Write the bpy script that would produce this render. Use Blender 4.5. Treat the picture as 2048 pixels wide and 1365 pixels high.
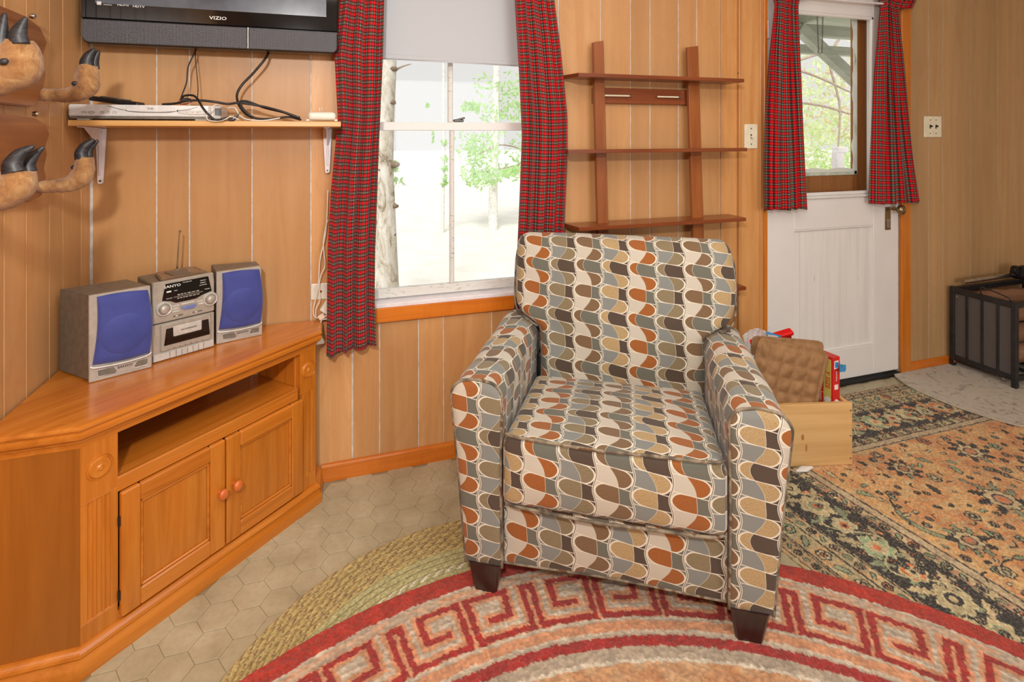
import bpy, bmesh, math, random
import numpy as np
from mathutils import Vector, Matrix
random.seed(7); np.random.seed(7)
PI = math.pi
for o in list(bpy.data.objects): bpy.data.objects.remove(o)
SC = bpy.context.scene; COL = SC.collection
# ------------------------------------------------------------------ camera
TH = math.radians(17.7998); F = 1083.904; HZ = 265.0; CH = 1.3319; WY = 2.19
cd = bpy.data.cameras.new('camera'); cam = bpy.data.objects.new('camera', cd); COL.objects.link(cam)
cam.location = (0, 0, CH); cam.rotation_euler = (PI/2, 0, -TH)
cd.sensor_width = 36; cd.lens = F/2048*36; cd.shift_y = -(682.5-HZ)/2048; cd.clip_start = .02
SC.camera = cam
# ------------------------------------------------------------------ sky, lights, exposure
SC.view_settings.view_transform = 'Standard'; SC.view_settings.look = 'None'
SC.view_settings.gamma = 1; SC.view_settings.use_curve_mapping = False
SC.view_settings.exposure = 0.39
W = bpy.data.worlds.new('sky'); SC.world = W; W.use_nodes = True
bg = W.node_tree.nodes['Background']; bg.inputs[0].default_value = (.90, .87, .84, 1); bg.inputs[1].default_value = .74
def lamp(name, kind, loc, rot, energy, color=(1, 1, 1), size=1, sy=None):
    d = bpy.data.lights.new(name, kind); d.energy = energy; d.color = color
    if kind == 'AREA':
        d.size = size
        if sy: d.shape = 'RECTANGLE'; d.size_y = sy
    elif kind == 'SUN': d.angle = size
    else: d.shadow_soft_size = size
    o = bpy.data.objects.new(name, d); COL.objects.link(o); o.location = loc; o.rotation_euler = rot; return o
lamp('sun', 'SUN', (0, 0, 9), (math.radians(38), math.radians(-22), 0), 2.2, (1, .97, .92), .30)
lamp('ceiling_fill_light', 'AREA', (.9, .5, 2.38), (0, 0, 0), 22, (1, .965, .92), 2.2, 1.7)  # added soft fill under the ceiling, not a fitting of the room
lamp('flash_lamp', 'AREA', (-.28, -.32, 1.95), (math.radians(62), 0, math.radians(-16)), 26, (1, .97, .93), .12, .12)
lamp('rear_window_daylight', 'AREA', (1.6, -2.5, 1.35), (PI/2, 0, 0), 34, (.95, .97, 1), 1.8, 1.3)
# ------------------------------------------------------------------ helpers
def lin(c):
    return tuple(((v/255)/12.92 if v/255 <= .04045 else ((v/255+.055)/1.055)**2.4) for v in c)
def rgba(c): return (*lin(c), 1)
def at(px, py, Y):
    r = (px-1024)/F; s, c = math.sin(TH), math.cos(TH); dx, dy = s+r*c, c-r*s; Z = Y/dy
    return Vector((dx*Z, Y, CH-(py-HZ)*Z/F))
def xat(px, Y=WY): return at(px, 300, Y).x
def proj(x, y, z=0):
    s, c = math.sin(TH), math.cos(TH); Z = x*s+y*c; lat = x*c-y*s
    if Z < .05: return (-9999, -9999)
    return (1024+F*lat/Z, HZ+F*(CH-z)/Z)
def tag(o, label=None, cat=None, group=None, kind=None):
    if label: o['label'] = label
    if cat: o['category'] = cat
    if group: o['group'] = group
    if kind: o['kind'] = kind
    return o
def empty(name, label=None, cat=None, loc=(0, 0, 0), rz=0, group=None, kind=None, rx=0):
    o = bpy.data.objects.new(name, None); COL.objects.link(o); o.location = loc; o.rotation_euler = (rx, 0, rz)
    o.empty_display_size = .05
    return tag(o, label, cat, group, kind)
def link(name, me, mat=None, parent=None, smooth=False, **k):
    o = bpy.data.objects.new(name, me); COL.objects.link(o)
    if mat is not None: me.materials.append(mat)
    if parent: o.parent = parent
    if smooth: me.polygons.foreach_set('use_smooth', [True]*len(me.polygons))
    return tag(o, **k)
def mesh(name, vs, fs, mat=None, parent=None, smooth=False, uv=None, **k):
    me = bpy.data.meshes.new(name); me.from_pydata([tuple(v) for v in vs], [], fs)
    if uv is not None:
        l = me.uv_layers.new(name='UVMap')
        idx = np.zeros(len(me.loops), dtype=np.int32); me.loops.foreach_get('vertex_index', idx)
        l.data.foreach_set('uv', np.asarray(uv, dtype=np.float32)[idx].ravel())
    me.update(); return link(name, me, mat, parent, smooth, **k)
def bm_obj(name, bm, mat=None, parent=None, smooth=False, **k):
    me = bpy.data.meshes.new(name); bmesh.ops.recalc_face_normals(bm, faces=bm.faces); bm.to_mesh(me); bm.free()
    return link(name, me, mat, parent, smooth, **k)
def add_box(bm, c, s, bev=0, rot=None, seg=1):
    r = bmesh.ops.create_cube(bm, size=1); vs = r['verts']
    bmesh.ops.scale(bm, vec=s, verts=vs)
    if bev:
        es = list({e for v in vs for e in v.link_edges})
        rr = bmesh.ops.bevel(bm, geom=es, offset=min(bev, min(s)*.45), segments=seg, affect='EDGES', profile=.5)
        vs = list({v for f in rr['faces'] for v in f.verts} | {v for v in vs if v.is_valid})
    if rot is not None: bmesh.ops.rotate(bm, cent=(0, 0, 0), matrix=rot, verts=vs)
    bmesh.ops.translate(bm, vec=c, verts=vs); return vs
def box(name, c, s, mat, parent=None, bev=.002, rot=None, seg=1, **k):
    bm = bmesh.new(); add_box(bm, c, s, bev, rot, seg); return bm_obj(name, bm, mat, parent, **k)
def bx(name, x0, x1, y0, y1, z0, z1, mat, parent=None, bev=.002, **k):
    return box(name, ((x0+x1)/2, (y0+y1)/2, (z0+z1)/2), (abs(x1-x0), abs(y1-y0), abs(z1-z0)), mat, parent, bev, **k)
def add_cyl(bm, p0, p1, r0, r1=None, n=16):
    r1 = r0 if r1 is None else r1; p0, p1 = Vector(p0), Vector(p1); d = p1-p0
    q = d.to_track_quat('Z', 'Y').to_matrix().to_4x4(); q.translation = (p0+p1)/2
    bmesh.ops.create_cone(bm, cap_ends=True, segments=n, radius1=r0, radius2=r1, depth=d.length, matrix=q)
def cyl(name, p0, p1, r, mat, parent=None, r1=None, n=16, **k):
    bm = bmesh.new(); add_cyl(bm, p0, p1, r, r1, n); o = bm_obj(name, bm, mat, parent, **k)
    shade_auto(o); return o
def shade_auto(o, ang=40):
    me = o.data; a = math.cos(math.radians(ang)); me.polygons.foreach_set('use_smooth', [True]*len(me.polygons))
    bm = bmesh.new(); bm.from_mesh(me)
    for e in bm.edges:
        if len(e.link_faces) == 2 and e.link_faces[0].normal.dot(e.link_faces[1].normal) < a: e.smooth = False
    bm.to_mesh(me); bm.free()
def smooth_pts(pts, k=6):
    P = [Vector(p) for p in pts]; out = []
    for i in range(len(P)-1):
        p0 = P[max(i-1, 0)]; p1 = P[i]; p2 = P[i+1]; p3 = P[min(i+2, len(P)-1)]
        for j in range(k):
            t = j/k
            out.append(.5*((2*p1)+(p2-p0)*t+(2*p0-5*p1+4*p2-p3)*t*t+(3*p1-p0-3*p2+p3)*t**3))
    out.append(P[-1]); return out
def tube(name, pts, r, mat, parent=None, n=8, k=6, closed=False, flat=1.0, bm=None, cap=True, **kw):
    """tube along a smoothed path; r is a number or a list of radii per control point"""
    if closed: pts = list(pts)+[pts[0]]
    P = smooth_pts(pts, k) if k > 1 else [Vector(p) for p in pts]
    if isinstance(r, (list, tuple)):
        R = [r[min(i//k, len(r)-1)]*(1-(i % k)/k)+r[min(i//k+1, len(r)-1)]*((i % k)/k) for i in range(len(P))]
    else: R = [r]*len(P)
    vs = []; fs = []; up = None
    for i, p in enumerate(P):
        t = (P[min(i+1, len(P)-1)]-P[max(i-1, 0)]);
        if t.length < 1e-9: t = Vector((0, 0, 1))
        t.normalize()
        if up is None:
            up = Vector((0, 0, 1)) if abs(t.z) < .9 else Vector((0, 1, 0))
        a = t.cross(up)
        if a.length < 1e-4: a = t.cross(Vector((1, 0, .3)))
        a.normalize(); b = a.cross(t).normalized(); up = b
        for j in range(n):
            w = 2*PI*j/n; vs.append(p+a*math.cos(w)*R[i]+b*math.sin(w)*R[i]*flat)
    m = len(P)
    for i in range(m-1):
        for j in range(n):
            fs.append((i*n+j, i*n+(j+1) % n, (i+1)*n+(j+1) % n, (i+1)*n+j))
    if cap: fs.append(tuple(range(n))[::-1]); fs.append(tuple(range((m-1)*n, m*n)))
    if bm is not None:
        vv = [bm.verts.new(v) for v in vs]
        for f in fs: bm.faces.new([vv[q] for q in f])
        return
    return mesh(name, vs, fs, mat, parent, True, **kw)
def lathe(name, prof, mat, parent=None, n=24, axis='Z', loc=(0, 0, 0), bm=None, **k):
    vs = []; fs = []
    for r, z in prof:
        for j in range(n):
            w = 2*PI*j/n; x, y = r*math.cos(w), r*math.sin(w)
            v = (x, y, z) if axis == 'Z' else ((x, -z, y) if axis == 'Y' else (z, x, y))
            vs.append(Vector(v)+Vector(loc))
    for i in range(len(prof)-1):
        for j in range(n): fs.append((i*n+j, i*n+(j+1) % n, (i+1)*n+(j+1) % n, (i+1)*n+j))
    fs.append(tuple(range(n))[::-1]); fs.append(tuple(range((len(prof)-1)*n, len(prof)*n)))
    bm = bmesh.new(); vv = [bm.verts.new(v) for v in vs]
    for f in fs: bm.faces.new([vv[q] for q in f])
    bmesh.ops.remove_doubles(bm, verts=bm.verts, dist=1e-6)
    o = bm_obj(name, bm, mat, parent, **k); shade_auto(o, 50); return o
def sweep(name, path, prof, mat, parent=None, z0=0, cuts=(), **k):
    """moulding: prof = [(out, z)] swept along an open XY path, out to the right of travel, mitred"""
    P = [Vector(p) for p in path]; ms = []
    for i, p in enumerate(P):
        ds = []
        if i > 0: ds.append((P[i]-P[i-1]).normalized())
        if i < len(P)-1: ds.append((P[i+1]-P[i]).normalized())
        ns = [Vector((d.y, -d.x)) for d in ds]
        if len(ns) == 2:
            m = (ns[0]+ns[1]); m = m/(m.dot(ns[0]))
        else: m = ns[0]
        ms.append(m)
    vs = []; fs = []; n = len(prof)
    for p, m in zip(P, ms):
        for o, z in prof: vs.append((p.x+m.x*o, p.y+m.y*o, z+z0))
    for i in range(len(P)-1):
        for j in range(n): fs.append((i*n+j, (i+1)*n+j, (i+1)*n+(j+1) % n, i*n+(j+1) % n))
    fs.append(tuple(range(n))); fs.append(tuple(range((len(P)-1)*n, len(P)*n))[::-1])
    bm = bmesh.new(); vv = [bm.verts.new(v) for v in vs]
    for f in fs: bm.faces.new([vv[q] for q in f])
    o = bm_obj(name, bm, mat, parent, **k); shade_auto(o, 25); return o
def prism(name, poly, z0, z1, mat, parent=None, bev=0, **k):
    bm = bmesh.new(); a = [bm.verts.new((x, y, z0)) for x, y in poly]; f = bm.faces.new(a)
    r = bmesh.ops.extrude_face_region(bm, geom=[f]); vs = [v for v in r['geom'] if isinstance(v, bmesh.types.BMVert)]
    bmesh.ops.translate(bm, vec=(0, 0, z1-z0), verts=vs)
    if bev: bmesh.ops.bevel(bm, geom=list(bm.edges), offset=bev, segments=2, affect='EDGES')
    return bm_obj(name, bm, mat, parent, **k)
def prism_y(name, poly, y0, y1, mat, parent=None, bev=0, **k):
    """polygon in XZ extruded along Y"""
    bm = bmesh.new(); a = [bm.verts.new((x, y0, z)) for x, z in poly]; f = bm.faces.new(a)
    r = bmesh.ops.extrude_face_region(bm, geom=[f]); vs = [v for v in r['geom'] if isinstance(v, bmesh.types.BMVert)]
    bmesh.ops.translate(bm, vec=(0, y1-y0, 0), verts=vs)
    if bev: bmesh.ops.bevel(bm, geom=list(bm.edges), offset=bev, segments=1, affect='EDGES')
    return bm_obj(name, bm, mat, parent, **k)
def text(name, body, size, mat, parent, loc, rot=(PI/2, 0, 0), ext=.0002, align='CENTER', sx=1.0):
    cu = bpy.data.curves.new(name, 'FONT'); cu.body = body; cu.size = size; cu.extrude = ext; cu.align_x = align; cu.align_y = 'CENTER'
    cu.offset = size*.012
    cu.resolution_u = 2; t_ = bpy.data.objects.new('t', cu); COL.objects.link(t_); dg = bpy.context.evaluated_depsgraph_get(); dg.update()
    me = bpy.data.meshes.new_from_object(t_.evaluated_get(dg)); bpy.data.objects.remove(t_); bpy.data.curves.remove(cu)
    me.materials.clear(); me.materials.append(mat); o = bpy.data.objects.new(name, me); COL.objects.link(o); o.parent = parent
    o.location = loc; o.rotation_euler = rot; o.scale = (sx, 1, 1); return o
# ---- node expressions: arithmetic on sockets compiled to Math nodes
class Ex:
    nt = None
    def __init__(s, v): s.v = v
    @staticmethod
    def m(op, *a, clamp=False):
        n = Ex.nt.nodes.new('ShaderNodeMath'); n.operation = op; n.use_clamp = clamp
        for i, x in enumerate(a):
            if isinstance(x, Ex): x = x.v
            if isinstance(x, (int, float)): n.inputs[i].default_value = x
            else: Ex.nt.links.new(x, n.inputs[i])
        return Ex(n.outputs[0])
    def __add__(s, o): return Ex.m('ADD', s, o)
    __radd__ = __add__
    def __sub__(s, o): return Ex.m('SUBTRACT', s, o)
    def __rsub__(s, o): return Ex.m('SUBTRACT', o, s)
    def __mul__(s, o): return Ex.m('MULTIPLY', s, o)
    __rmul__ = __mul__
    def __truediv__(s, o): return Ex.m('DIVIDE', s, o)
    def __neg__(s): return Ex.m('MULTIPLY', s, -1.0)
    def __gt__(s, o): return Ex.m('GREATER_THAN', s, o)
    def __lt__(s, o): return Ex.m('LESS_THAN', s, o)
    def sin(s): return Ex.m('SINE', s)
    def abs(s): return Ex.m('ABSOLUTE', s)
    def floor(s): return Ex.m('FLOOR', s)
    def fract(s): return Ex.m('FRACT', s)
    def sqrt(s): return Ex.m('SQRT', s)
    def max(s, o): return Ex.m('MAXIMUM', s, o)
    def min(s, o): return Ex.m('MINIMUM', s, o)
    def mod(s, o): return Ex.m('FLOORED_MODULO', s, o)
class Mat:
    def __init__(s, name, rough=.5, metal=0, spec=.5, color=(200, 200, 200), coat=0, sheen=0):
        s.mat = bpy.data.materials.new(name); s.mat.use_nodes = True; s.nt = s.mat.node_tree; Ex.nt = s.nt
        s.b = s.nt.nodes['Principled BSDF']; i = s.b.inputs
        i['Base Color'].default_value = rgba(color); i['Roughness'].default_value = rough; i['Metallic'].default_value = metal
        i['Specular IOR Level'].default_value = spec
        if coat: i['Coat Weight'].default_value = coat; i['Coat Roughness'].default_value = .15
        if sheen: i['Sheen Weight'].default_value = sheen; i['Sheen Roughness'].default_value = .5
        s.mat.diffuse_color = rgba(color)
    def new(s, t): return s.nt.nodes.new(t)
    def coords(s, kind='Object', scale=(1, 1, 1), rot=(0, 0, 0), loc=(0, 0, 0)):
        if kind == 'World': src = s.new('ShaderNodeNewGeometry').outputs['Position']
        else: src = s.new('ShaderNodeTexCoord').outputs[kind]
        m = s.new('ShaderNodeMapping'); m.inputs['Scale'].default_value = scale; m.inputs['Rotation'].default_value = rot
        m.inputs['Location'].default_value = loc
        s.nt.links.new(src, m.inputs[0]); return m.outputs[0]
    def noise(s, vec, scale=5, detail=3, rough=.5, dist=0, out=0):
        n = s.new('ShaderNodeTexNoise'); n.inputs['Scale'].default_value = scale; n.inputs['Detail'].default_value = detail
        n.inputs['Roughness'].default_value = rough; n.inputs['Distortion'].default_value = dist
        if vec is not None: s.nt.links.new(vec, n.inputs['Vector'])
        return n.outputs[out]
    def ramp(s, fac, stops, interp='LINEAR'):
        r = s.new('ShaderNodeValToRGB'); s.nt.links.new(fac.v if isinstance(fac, Ex) else fac, r.inputs[0]); r.color_ramp.interpolation = interp
        e = r.color_ramp.elements
        while len(e) < len(stops): e.new(.5)
        for q, (p, c) in zip(e, stops): q.position = p; q.color = rgba(c) if not isinstance(c, float) else (c, c, c, 1)
        return r.outputs[0]
    def mix(s, fac, a, b, mode='MIX'):
        n = s.new('ShaderNodeMix'); n.data_type = 'RGBA'; n.blend_type = mode
        for sock, v in ((n.inputs[0], fac), (n.inputs[6], a), (n.inputs[7], b)):
            if isinstance(v, Ex): v = v.v
            if isinstance(v, (int, float)): sock.default_value = v
            elif isinstance(v, tuple): sock.default_value = rgba(v)
            else: s.nt.links.new(v, sock)
        return n.outputs[2]
    def color(s, c): s.nt.links.new(c, s.b.inputs['Base Color'])
    def rough(s, c): s.nt.links.new(c.v if isinstance(c, Ex) else c, s.b.inputs['Roughness'])
    def bump(s, h, strength=.3, dist=.01):
        n = s.new('ShaderNodeBump'); n.inputs['Strength'].default_value = strength; n.inputs['Distance'].default_value = dist
        s.nt.links.new(h.v if isinstance(h, Ex) else h, n.inputs['Height']); s.nt.links.new(n.outputs[0], s.b.inputs['Normal'])
    def emit(s, col, st):
        s.b.inputs['Emission Color'].default_value = rgba(col); s.b.inputs['Emission Strength'].default_value = st
    def rnd(s): return Ex(s.new('ShaderNodeObjectInfo').outputs['Random'])
def plain(name, color, rough=.5, metal=0, spec=.5, var=.06, scale=30, coat=0):
    m = Mat(name, rough, metal, spec, color, coat)
    v = m.coords('Object'); n = m.noise(v, scale, 3)
    d = tuple(max(0, c*(1-var*2)) for c in color); l = tuple(min(255, c*(1+var)) for c in color)
    m.color(m.ramp(n, [(.3, d), (.7, l)])); return m.mat
def wood(name, base, dark, light, axis='Z', kind='Object', rough=.4, coat=.0, sc=1.0, tint=.25, line=.5, spec=.5, bumpv=.06):
    m = Mat(name, rough, 0, spec, base, coat)
    k = {'Z': (1, 1, .06), 'X': (.06, 1, 1), 'Y': (1, .06, 1)}[axis]
    if axis == 'Y': k = (1, .06, 1)
    v = m.coords(kind, tuple(a*sc for a in k))
    if tint:
        r = m.rnd(); add = m.new('ShaderNodeVectorMath'); add.operation = 'ADD'
        cb = m.new('ShaderNodeCombineXYZ'); m.nt.links.new((r*13.7).v, cb.inputs[0]); m.nt.links.new((r*7.1).v, cb.inputs[2])
        m.nt.links.new(v, add.inputs[0]); m.nt.links.new(cb.outputs[0], add.inputs[1]); v = add.outputs[0]
    fine = m.noise(v, 260, 2, .6); mid = m.noise(v, 26, 4, .6, 1.2); big = m.noise(v, 5, 3, .5, .6)
    c = m.ramp(mid, [(.28, dark), (.5, base), (.72, light)])
    c = m.mix(Ex(fine)*line, c, dark)
    c2 = m.ramp(big, [(.3, tuple(x*.82 for x in base)), (.7, tuple(min(255, x*1.1) for x in base))])
    c = m.mix(.45, c, c2)
    if kind == 'World': c = m.mix(m.ramp(m.noise(m.coords(kind, (1, 1, .35)), 9, 5, .65, 2.2), [(.50, 0.0), (.70, .32)]), c, dark)
    if tint:
        c = m.mix(m.rnd()*tint, c, tuple(x*.80 for x in base))
    m.color(c); m.bump(fine, bumpv, .002); return m.mat
# ------------------------------------------------------------------ materials
M = {}
M['panel'] = wood('panelling', (209, 156, 101), (188, 128, 74), (224, 177, 124), 'Z', 'World', .4, 0, .55, .6, .16, .4)
M['panel_left'] = wood('panelling_left', (210, 158, 104), (190, 132, 78), (222, 174, 122), 'Z', 'World', .4, 0, .55, .4, .16, .4)
M['panel_right'] = wood('panelling_right', (188, 150, 104), (172, 130, 84), (200, 164, 118), 'Z', 'World', .5, 0, .55, .2, .16, .3)
M['panel_base'] = plain('panel_groove', (214, 202, 188), .7)
M['trim'] = wood('orange_trim', (214, 118, 28), (180, 84, 14), (235, 145, 48), 'X', 'World', .3, .2, 1, .15, .25)
M['trim_v'] = wood('orange_trim_vertical', (206, 122, 34), (180, 92, 18), (222, 146, 56), 'Z', 'World', .35, .1, 1, .15, .25)
M['board'] = wood('door_side_board', (204, 148, 88), (184, 122, 64), (216, 164, 108), 'Z', 'World', .4, 0, 1, .2, .2)
M['oak_x'] = wood('honey_oak_along', (206, 121, 36), (148, 76, 14), (228, 152, 66), 'X', 'Object', .26, .4, 1, .12, .55)
M['oak_z'] = wood('honey_oak_upright', (204, 121, 36), (150, 78, 14), (226, 150, 62), 'Z', 'Object', .26, .4, 1, .12, .55)
M['oak_side'] = wood('honey_oak_side', (166, 96, 28), (128, 70, 16), (184, 114, 42), 'Z', 'Object', .3, .3, .7, .1, .2)
M['walnut'] = wood('walnut_stain', (134, 66, 30), (92, 40, 16), (164, 90, 46), 'X', 'Object', .3, .25, 1, .15, .3)
M['walnut_z'] = wood('walnut_stain_upright', (150, 84, 38), (110, 54, 22), (178, 108, 56), 'Z', 'Object', .3, .2, 1, .15, .3)
M['pine'] = wood('pine_shelf', (212, 160, 92), (178, 120, 60), (230, 186, 122), 'X', 'Object', .35, .15, 1, .1, .2)
M['crate'] = wood('crate_pine', (214, 172, 112), (176, 130, 74), (228, 192, 136), 'X', 'Object', .6, 0, .6, .1, .25)
M['plaque'] = wood('plaque_wood', (150, 94, 52), (112, 64, 32), (176, 118, 72), 'Y', 'Object', .4, .1, 1, .1, .3)
M['white_paint'] = plain('white_paint', (228, 226, 222), .4, 0, .5, .008, 5)
M['white_metal'] = plain('white_enamel', (232, 226, 228), .3, 0, .5, .02)
M['white_plastic'] = plain('white_plastic', (226, 220, 204), .35, 0, .5, .02)
M['ivory'] = plain('ivory_plastic', (232, 224, 196), .3, 0, .5, .02)
M['dark_metal'] = plain('dark_metal', (38, 36, 36), .5, .3, .5, .1)
M['black_metal'] = plain('black_painted_metal', (40, 39, 40), .45, .1, .5, .15)
M['black_plastic'] = plain('black_plastic', (22, 22, 24), .35, 0, .5, .1)
M['black_gloss'] = plain('black_gloss', (10, 10, 12), .06, 0, .6, .05)
M['cable_black'] = plain('black_cable', (34, 30, 30), .45, 0, .5, .1)
M['cable_white'] = plain('white_cable', (222, 216, 204), .45, 0, .5, .02)
M['steel'] = plain('steel', (190, 188, 182), .25, 1, .5, .05)
M['chrome'] = plain('chrome', (205, 205, 205), .12, 1, .5, .02)
M['screw'] = plain('screw_metal', (110, 106, 100), .35, .9, .5, .05)
M['silver'] = plain('silver_plastic', (180, 172, 160), .32, .35, .5, .03, 60)
M['silver_light'] = plain('silver_light_plastic', (206, 203, 196), .3, .25, .5, .03, 60)
M['silver_dark'] = plain('silver_dark_plastic', (120, 112, 100), .4, .3, .5, .05, 60)
M['dvd_silver'] = plain('player_silver', (216, 214, 210), .3, .15, .5, .02, 60)
M['blue_button'] = plain('blue_button', (120, 136, 196), .25)
M['print_white'] = plain('white_print', (232, 230, 224), .5)
M['print_black'] = plain('black_print', (22, 20, 20), .5)
M['red_card'] = plain('red_card', (205, 32, 30), .4, 0, .5, .03)
M['red_plastic'] = plain('red_plastic', (226, 22, 22), .3, 0, .5, .02)
M['blue_card'] = plain('blue_card', (54, 150, 206), .45, 0, .5, .03)
M['yellow_card'] = plain('yellow_card', (196, 180, 92), .45, 0, .5, .03)
M['paper'] = plain('white_paper', (224, 220, 212), .7, 0, .5, .03)
M['espresso'] = wood('espresso_leg', (52, 34, 30), (30, 20, 18), (84, 50, 44), 'Z', 'Object', .32, .2, 1, .1, .3)
M['walls'] = plain('painted_rear_wall', (214, 196, 170), .8)
M['ceiling'] = plain('ceiling_paint', (232, 228, 220), .85)
M['knob'] = wood('knob_oak', (206, 104, 44), (170, 76, 24), (220, 130, 66), 'Z', 'Object', .25, .5, 1, 0, .1)
M['brass'] = plain('tarnished_brass', (150, 128, 96), .3, .9)
def m_spk():
    m = Mat('blue_speaker_cloth', .7, 0, .4, (62, 72, 150), sheen=.3)
    v = m.coords('Object'); n = m.noise(v, 900, 2); n2 = m.noise(v, 14, 3)
    m.color(m.mix(Ex(n)*.35, m.ramp(n2, [(.3, (52, 62, 132)), (.7, (68, 78, 152))]), (34, 40, 104))); m.bump(n, .3, .001); return m.mat
M['blue_cloth'] = m_spk()
def m_grille():
    m = Mat('speaker_grille', .45, .2, .5, (40, 40, 42))
    c = m.coords('Object'); sx = m.new('ShaderNodeSeparateXYZ'); m.nt.links.new(c, sx.inputs[0])
    x = Ex(sx.outputs[0]); z = Ex(sx.outputs[2])
    a = ((x*260).fract()-.5).abs(); b = ((z*260).fract()-.5).abs()
    d = (a*a+b*b).sqrt()
    m.color(m.mix(d < .33, (92, 92, 96), (14, 14, 16))); m.bump(d, .5, .002); return m.mat
M['grille'] = m_grille()
def m_fur():
    m = Mat('deer_fur', .75, 0, .3, (168, 122, 74), sheen=.3)
    v = m.coords('Object', (1, 1, 1)); n = m.noise(v, 22, 5, .65, 1.5); f = m.noise(m.coords('Object', (3, 1, .4)), 160, 3, .7)
    c = m.ramp(n, [(.25, (112, 72, 36)), (.45, (166, 116, 66)), (.62, (190, 146, 94)), (.8, (222, 196, 154))])
    m.color(m.mix(Ex(f)*.45, c, (96, 62, 34))); m.bump(f, .6, .004); return m.mat
M['fur'] = m_fur()
def m_hoof():
    m = Mat('hoof_horn', .42, 0, .4, (50, 48, 48))
    v = m.coords('Object', (1, 1, 3)); n = m.noise(v, 40, 4, .6, 1)
    m.color(m.ramp(n, [(.3, (26, 26, 28)), (.6, (52, 50, 52)), (.85, (92, 88, 86))])); m.bump(n, .15, .002); return m.mat
M['hoof'] = m_hoof()
def m_glass():
    m = Mat('window_glass', .02, 0, .5, (255, 255, 255)); nt = m.nt
    t = m.new('ShaderNodeBsdfTransparent'); g = m.new('ShaderNodeBsdfGlossy'); g.inputs['Roughness'].default_value = .03
    t.inputs[0].default_value = (.97, .98, .98, 1)
    f = m.new('ShaderNodeFresnel'); f.inputs[0].default_value = 1.45; mx = m.new('ShaderNodeMixShader')
    gb = Ex(m.new('ShaderNodeNewGeometry').outputs['Backfacing']); sc = (Ex(f.outputs[0])*.8*(1-gb)).v
    nt.links.new(sc, mx.inputs[0]); nt.links.new(t.outputs[0], mx.inputs[1]); nt.links.new(g.outputs[0], mx.inputs[2])
    nt.links.new(mx.outputs[0], nt.nodes['Material Output'].inputs[0]); return m.mat
M['glass'] = m_glass()
def m_plaid():
    m = Mat('tartan_cloth', .85, 0, .2, (150, 30, 30), sheen=.15)
    uv = m.new('ShaderNodeTexCoord').outputs['UV']; s = m.new('ShaderNodeSeparateXYZ'); m.nt.links.new(uv, s.inputs[0])
    U = Ex(s.outputs[0]); V = Ex(s.outputs[1])
    def bands(t, per, w1, w2):
        p = (t/per).fract()
        return (((p-.25).abs()) < w1), (((p-.75).abs()) < w2)
    r1, g1 = bands(U, .0200, .165, .12); r2, g2 = bands(V, .0262, .185, .12)
    def col(r, g):
        c = m.mix(g, (34, 30, 28), (112, 128, 112)); return m.mix(r, c, (238, 8, 26))
    cu, cv = col(r1, g1), col(r2, g2)
    c = m.mix(.5, cu, cv)
    both = r1*r2; c = m.mix(both*.8, c, (244, 26, 40)); gg = g1*g2; c = m.mix(gg*.75, c, (150, 168, 150))
    fine = m.noise(m.coords('UV', (1, 1, 1)), 1500, 1)
    c = m.mix(Ex(fine)*.22, c, (40, 14, 14)); m.color(c)
    # thin cloth lets a little window light through
    tr = m.new('ShaderNodeBsdfTranslucent'); m.nt.links.new(c, tr.inputs[0]); mx = m.new('ShaderNodeMixShader'); mx.inputs[0].default_value = .22
    m.nt.links.new(m.b.outputs[0], mx.inputs[1]); m.nt.links.new(tr.outputs[0], mx.inputs[2])
    m.nt.links.new(mx.outputs[0], m.nt.nodes['Material Output'].inputs[0]); return m.mat
M['plaid'] = m_plaid()
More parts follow.
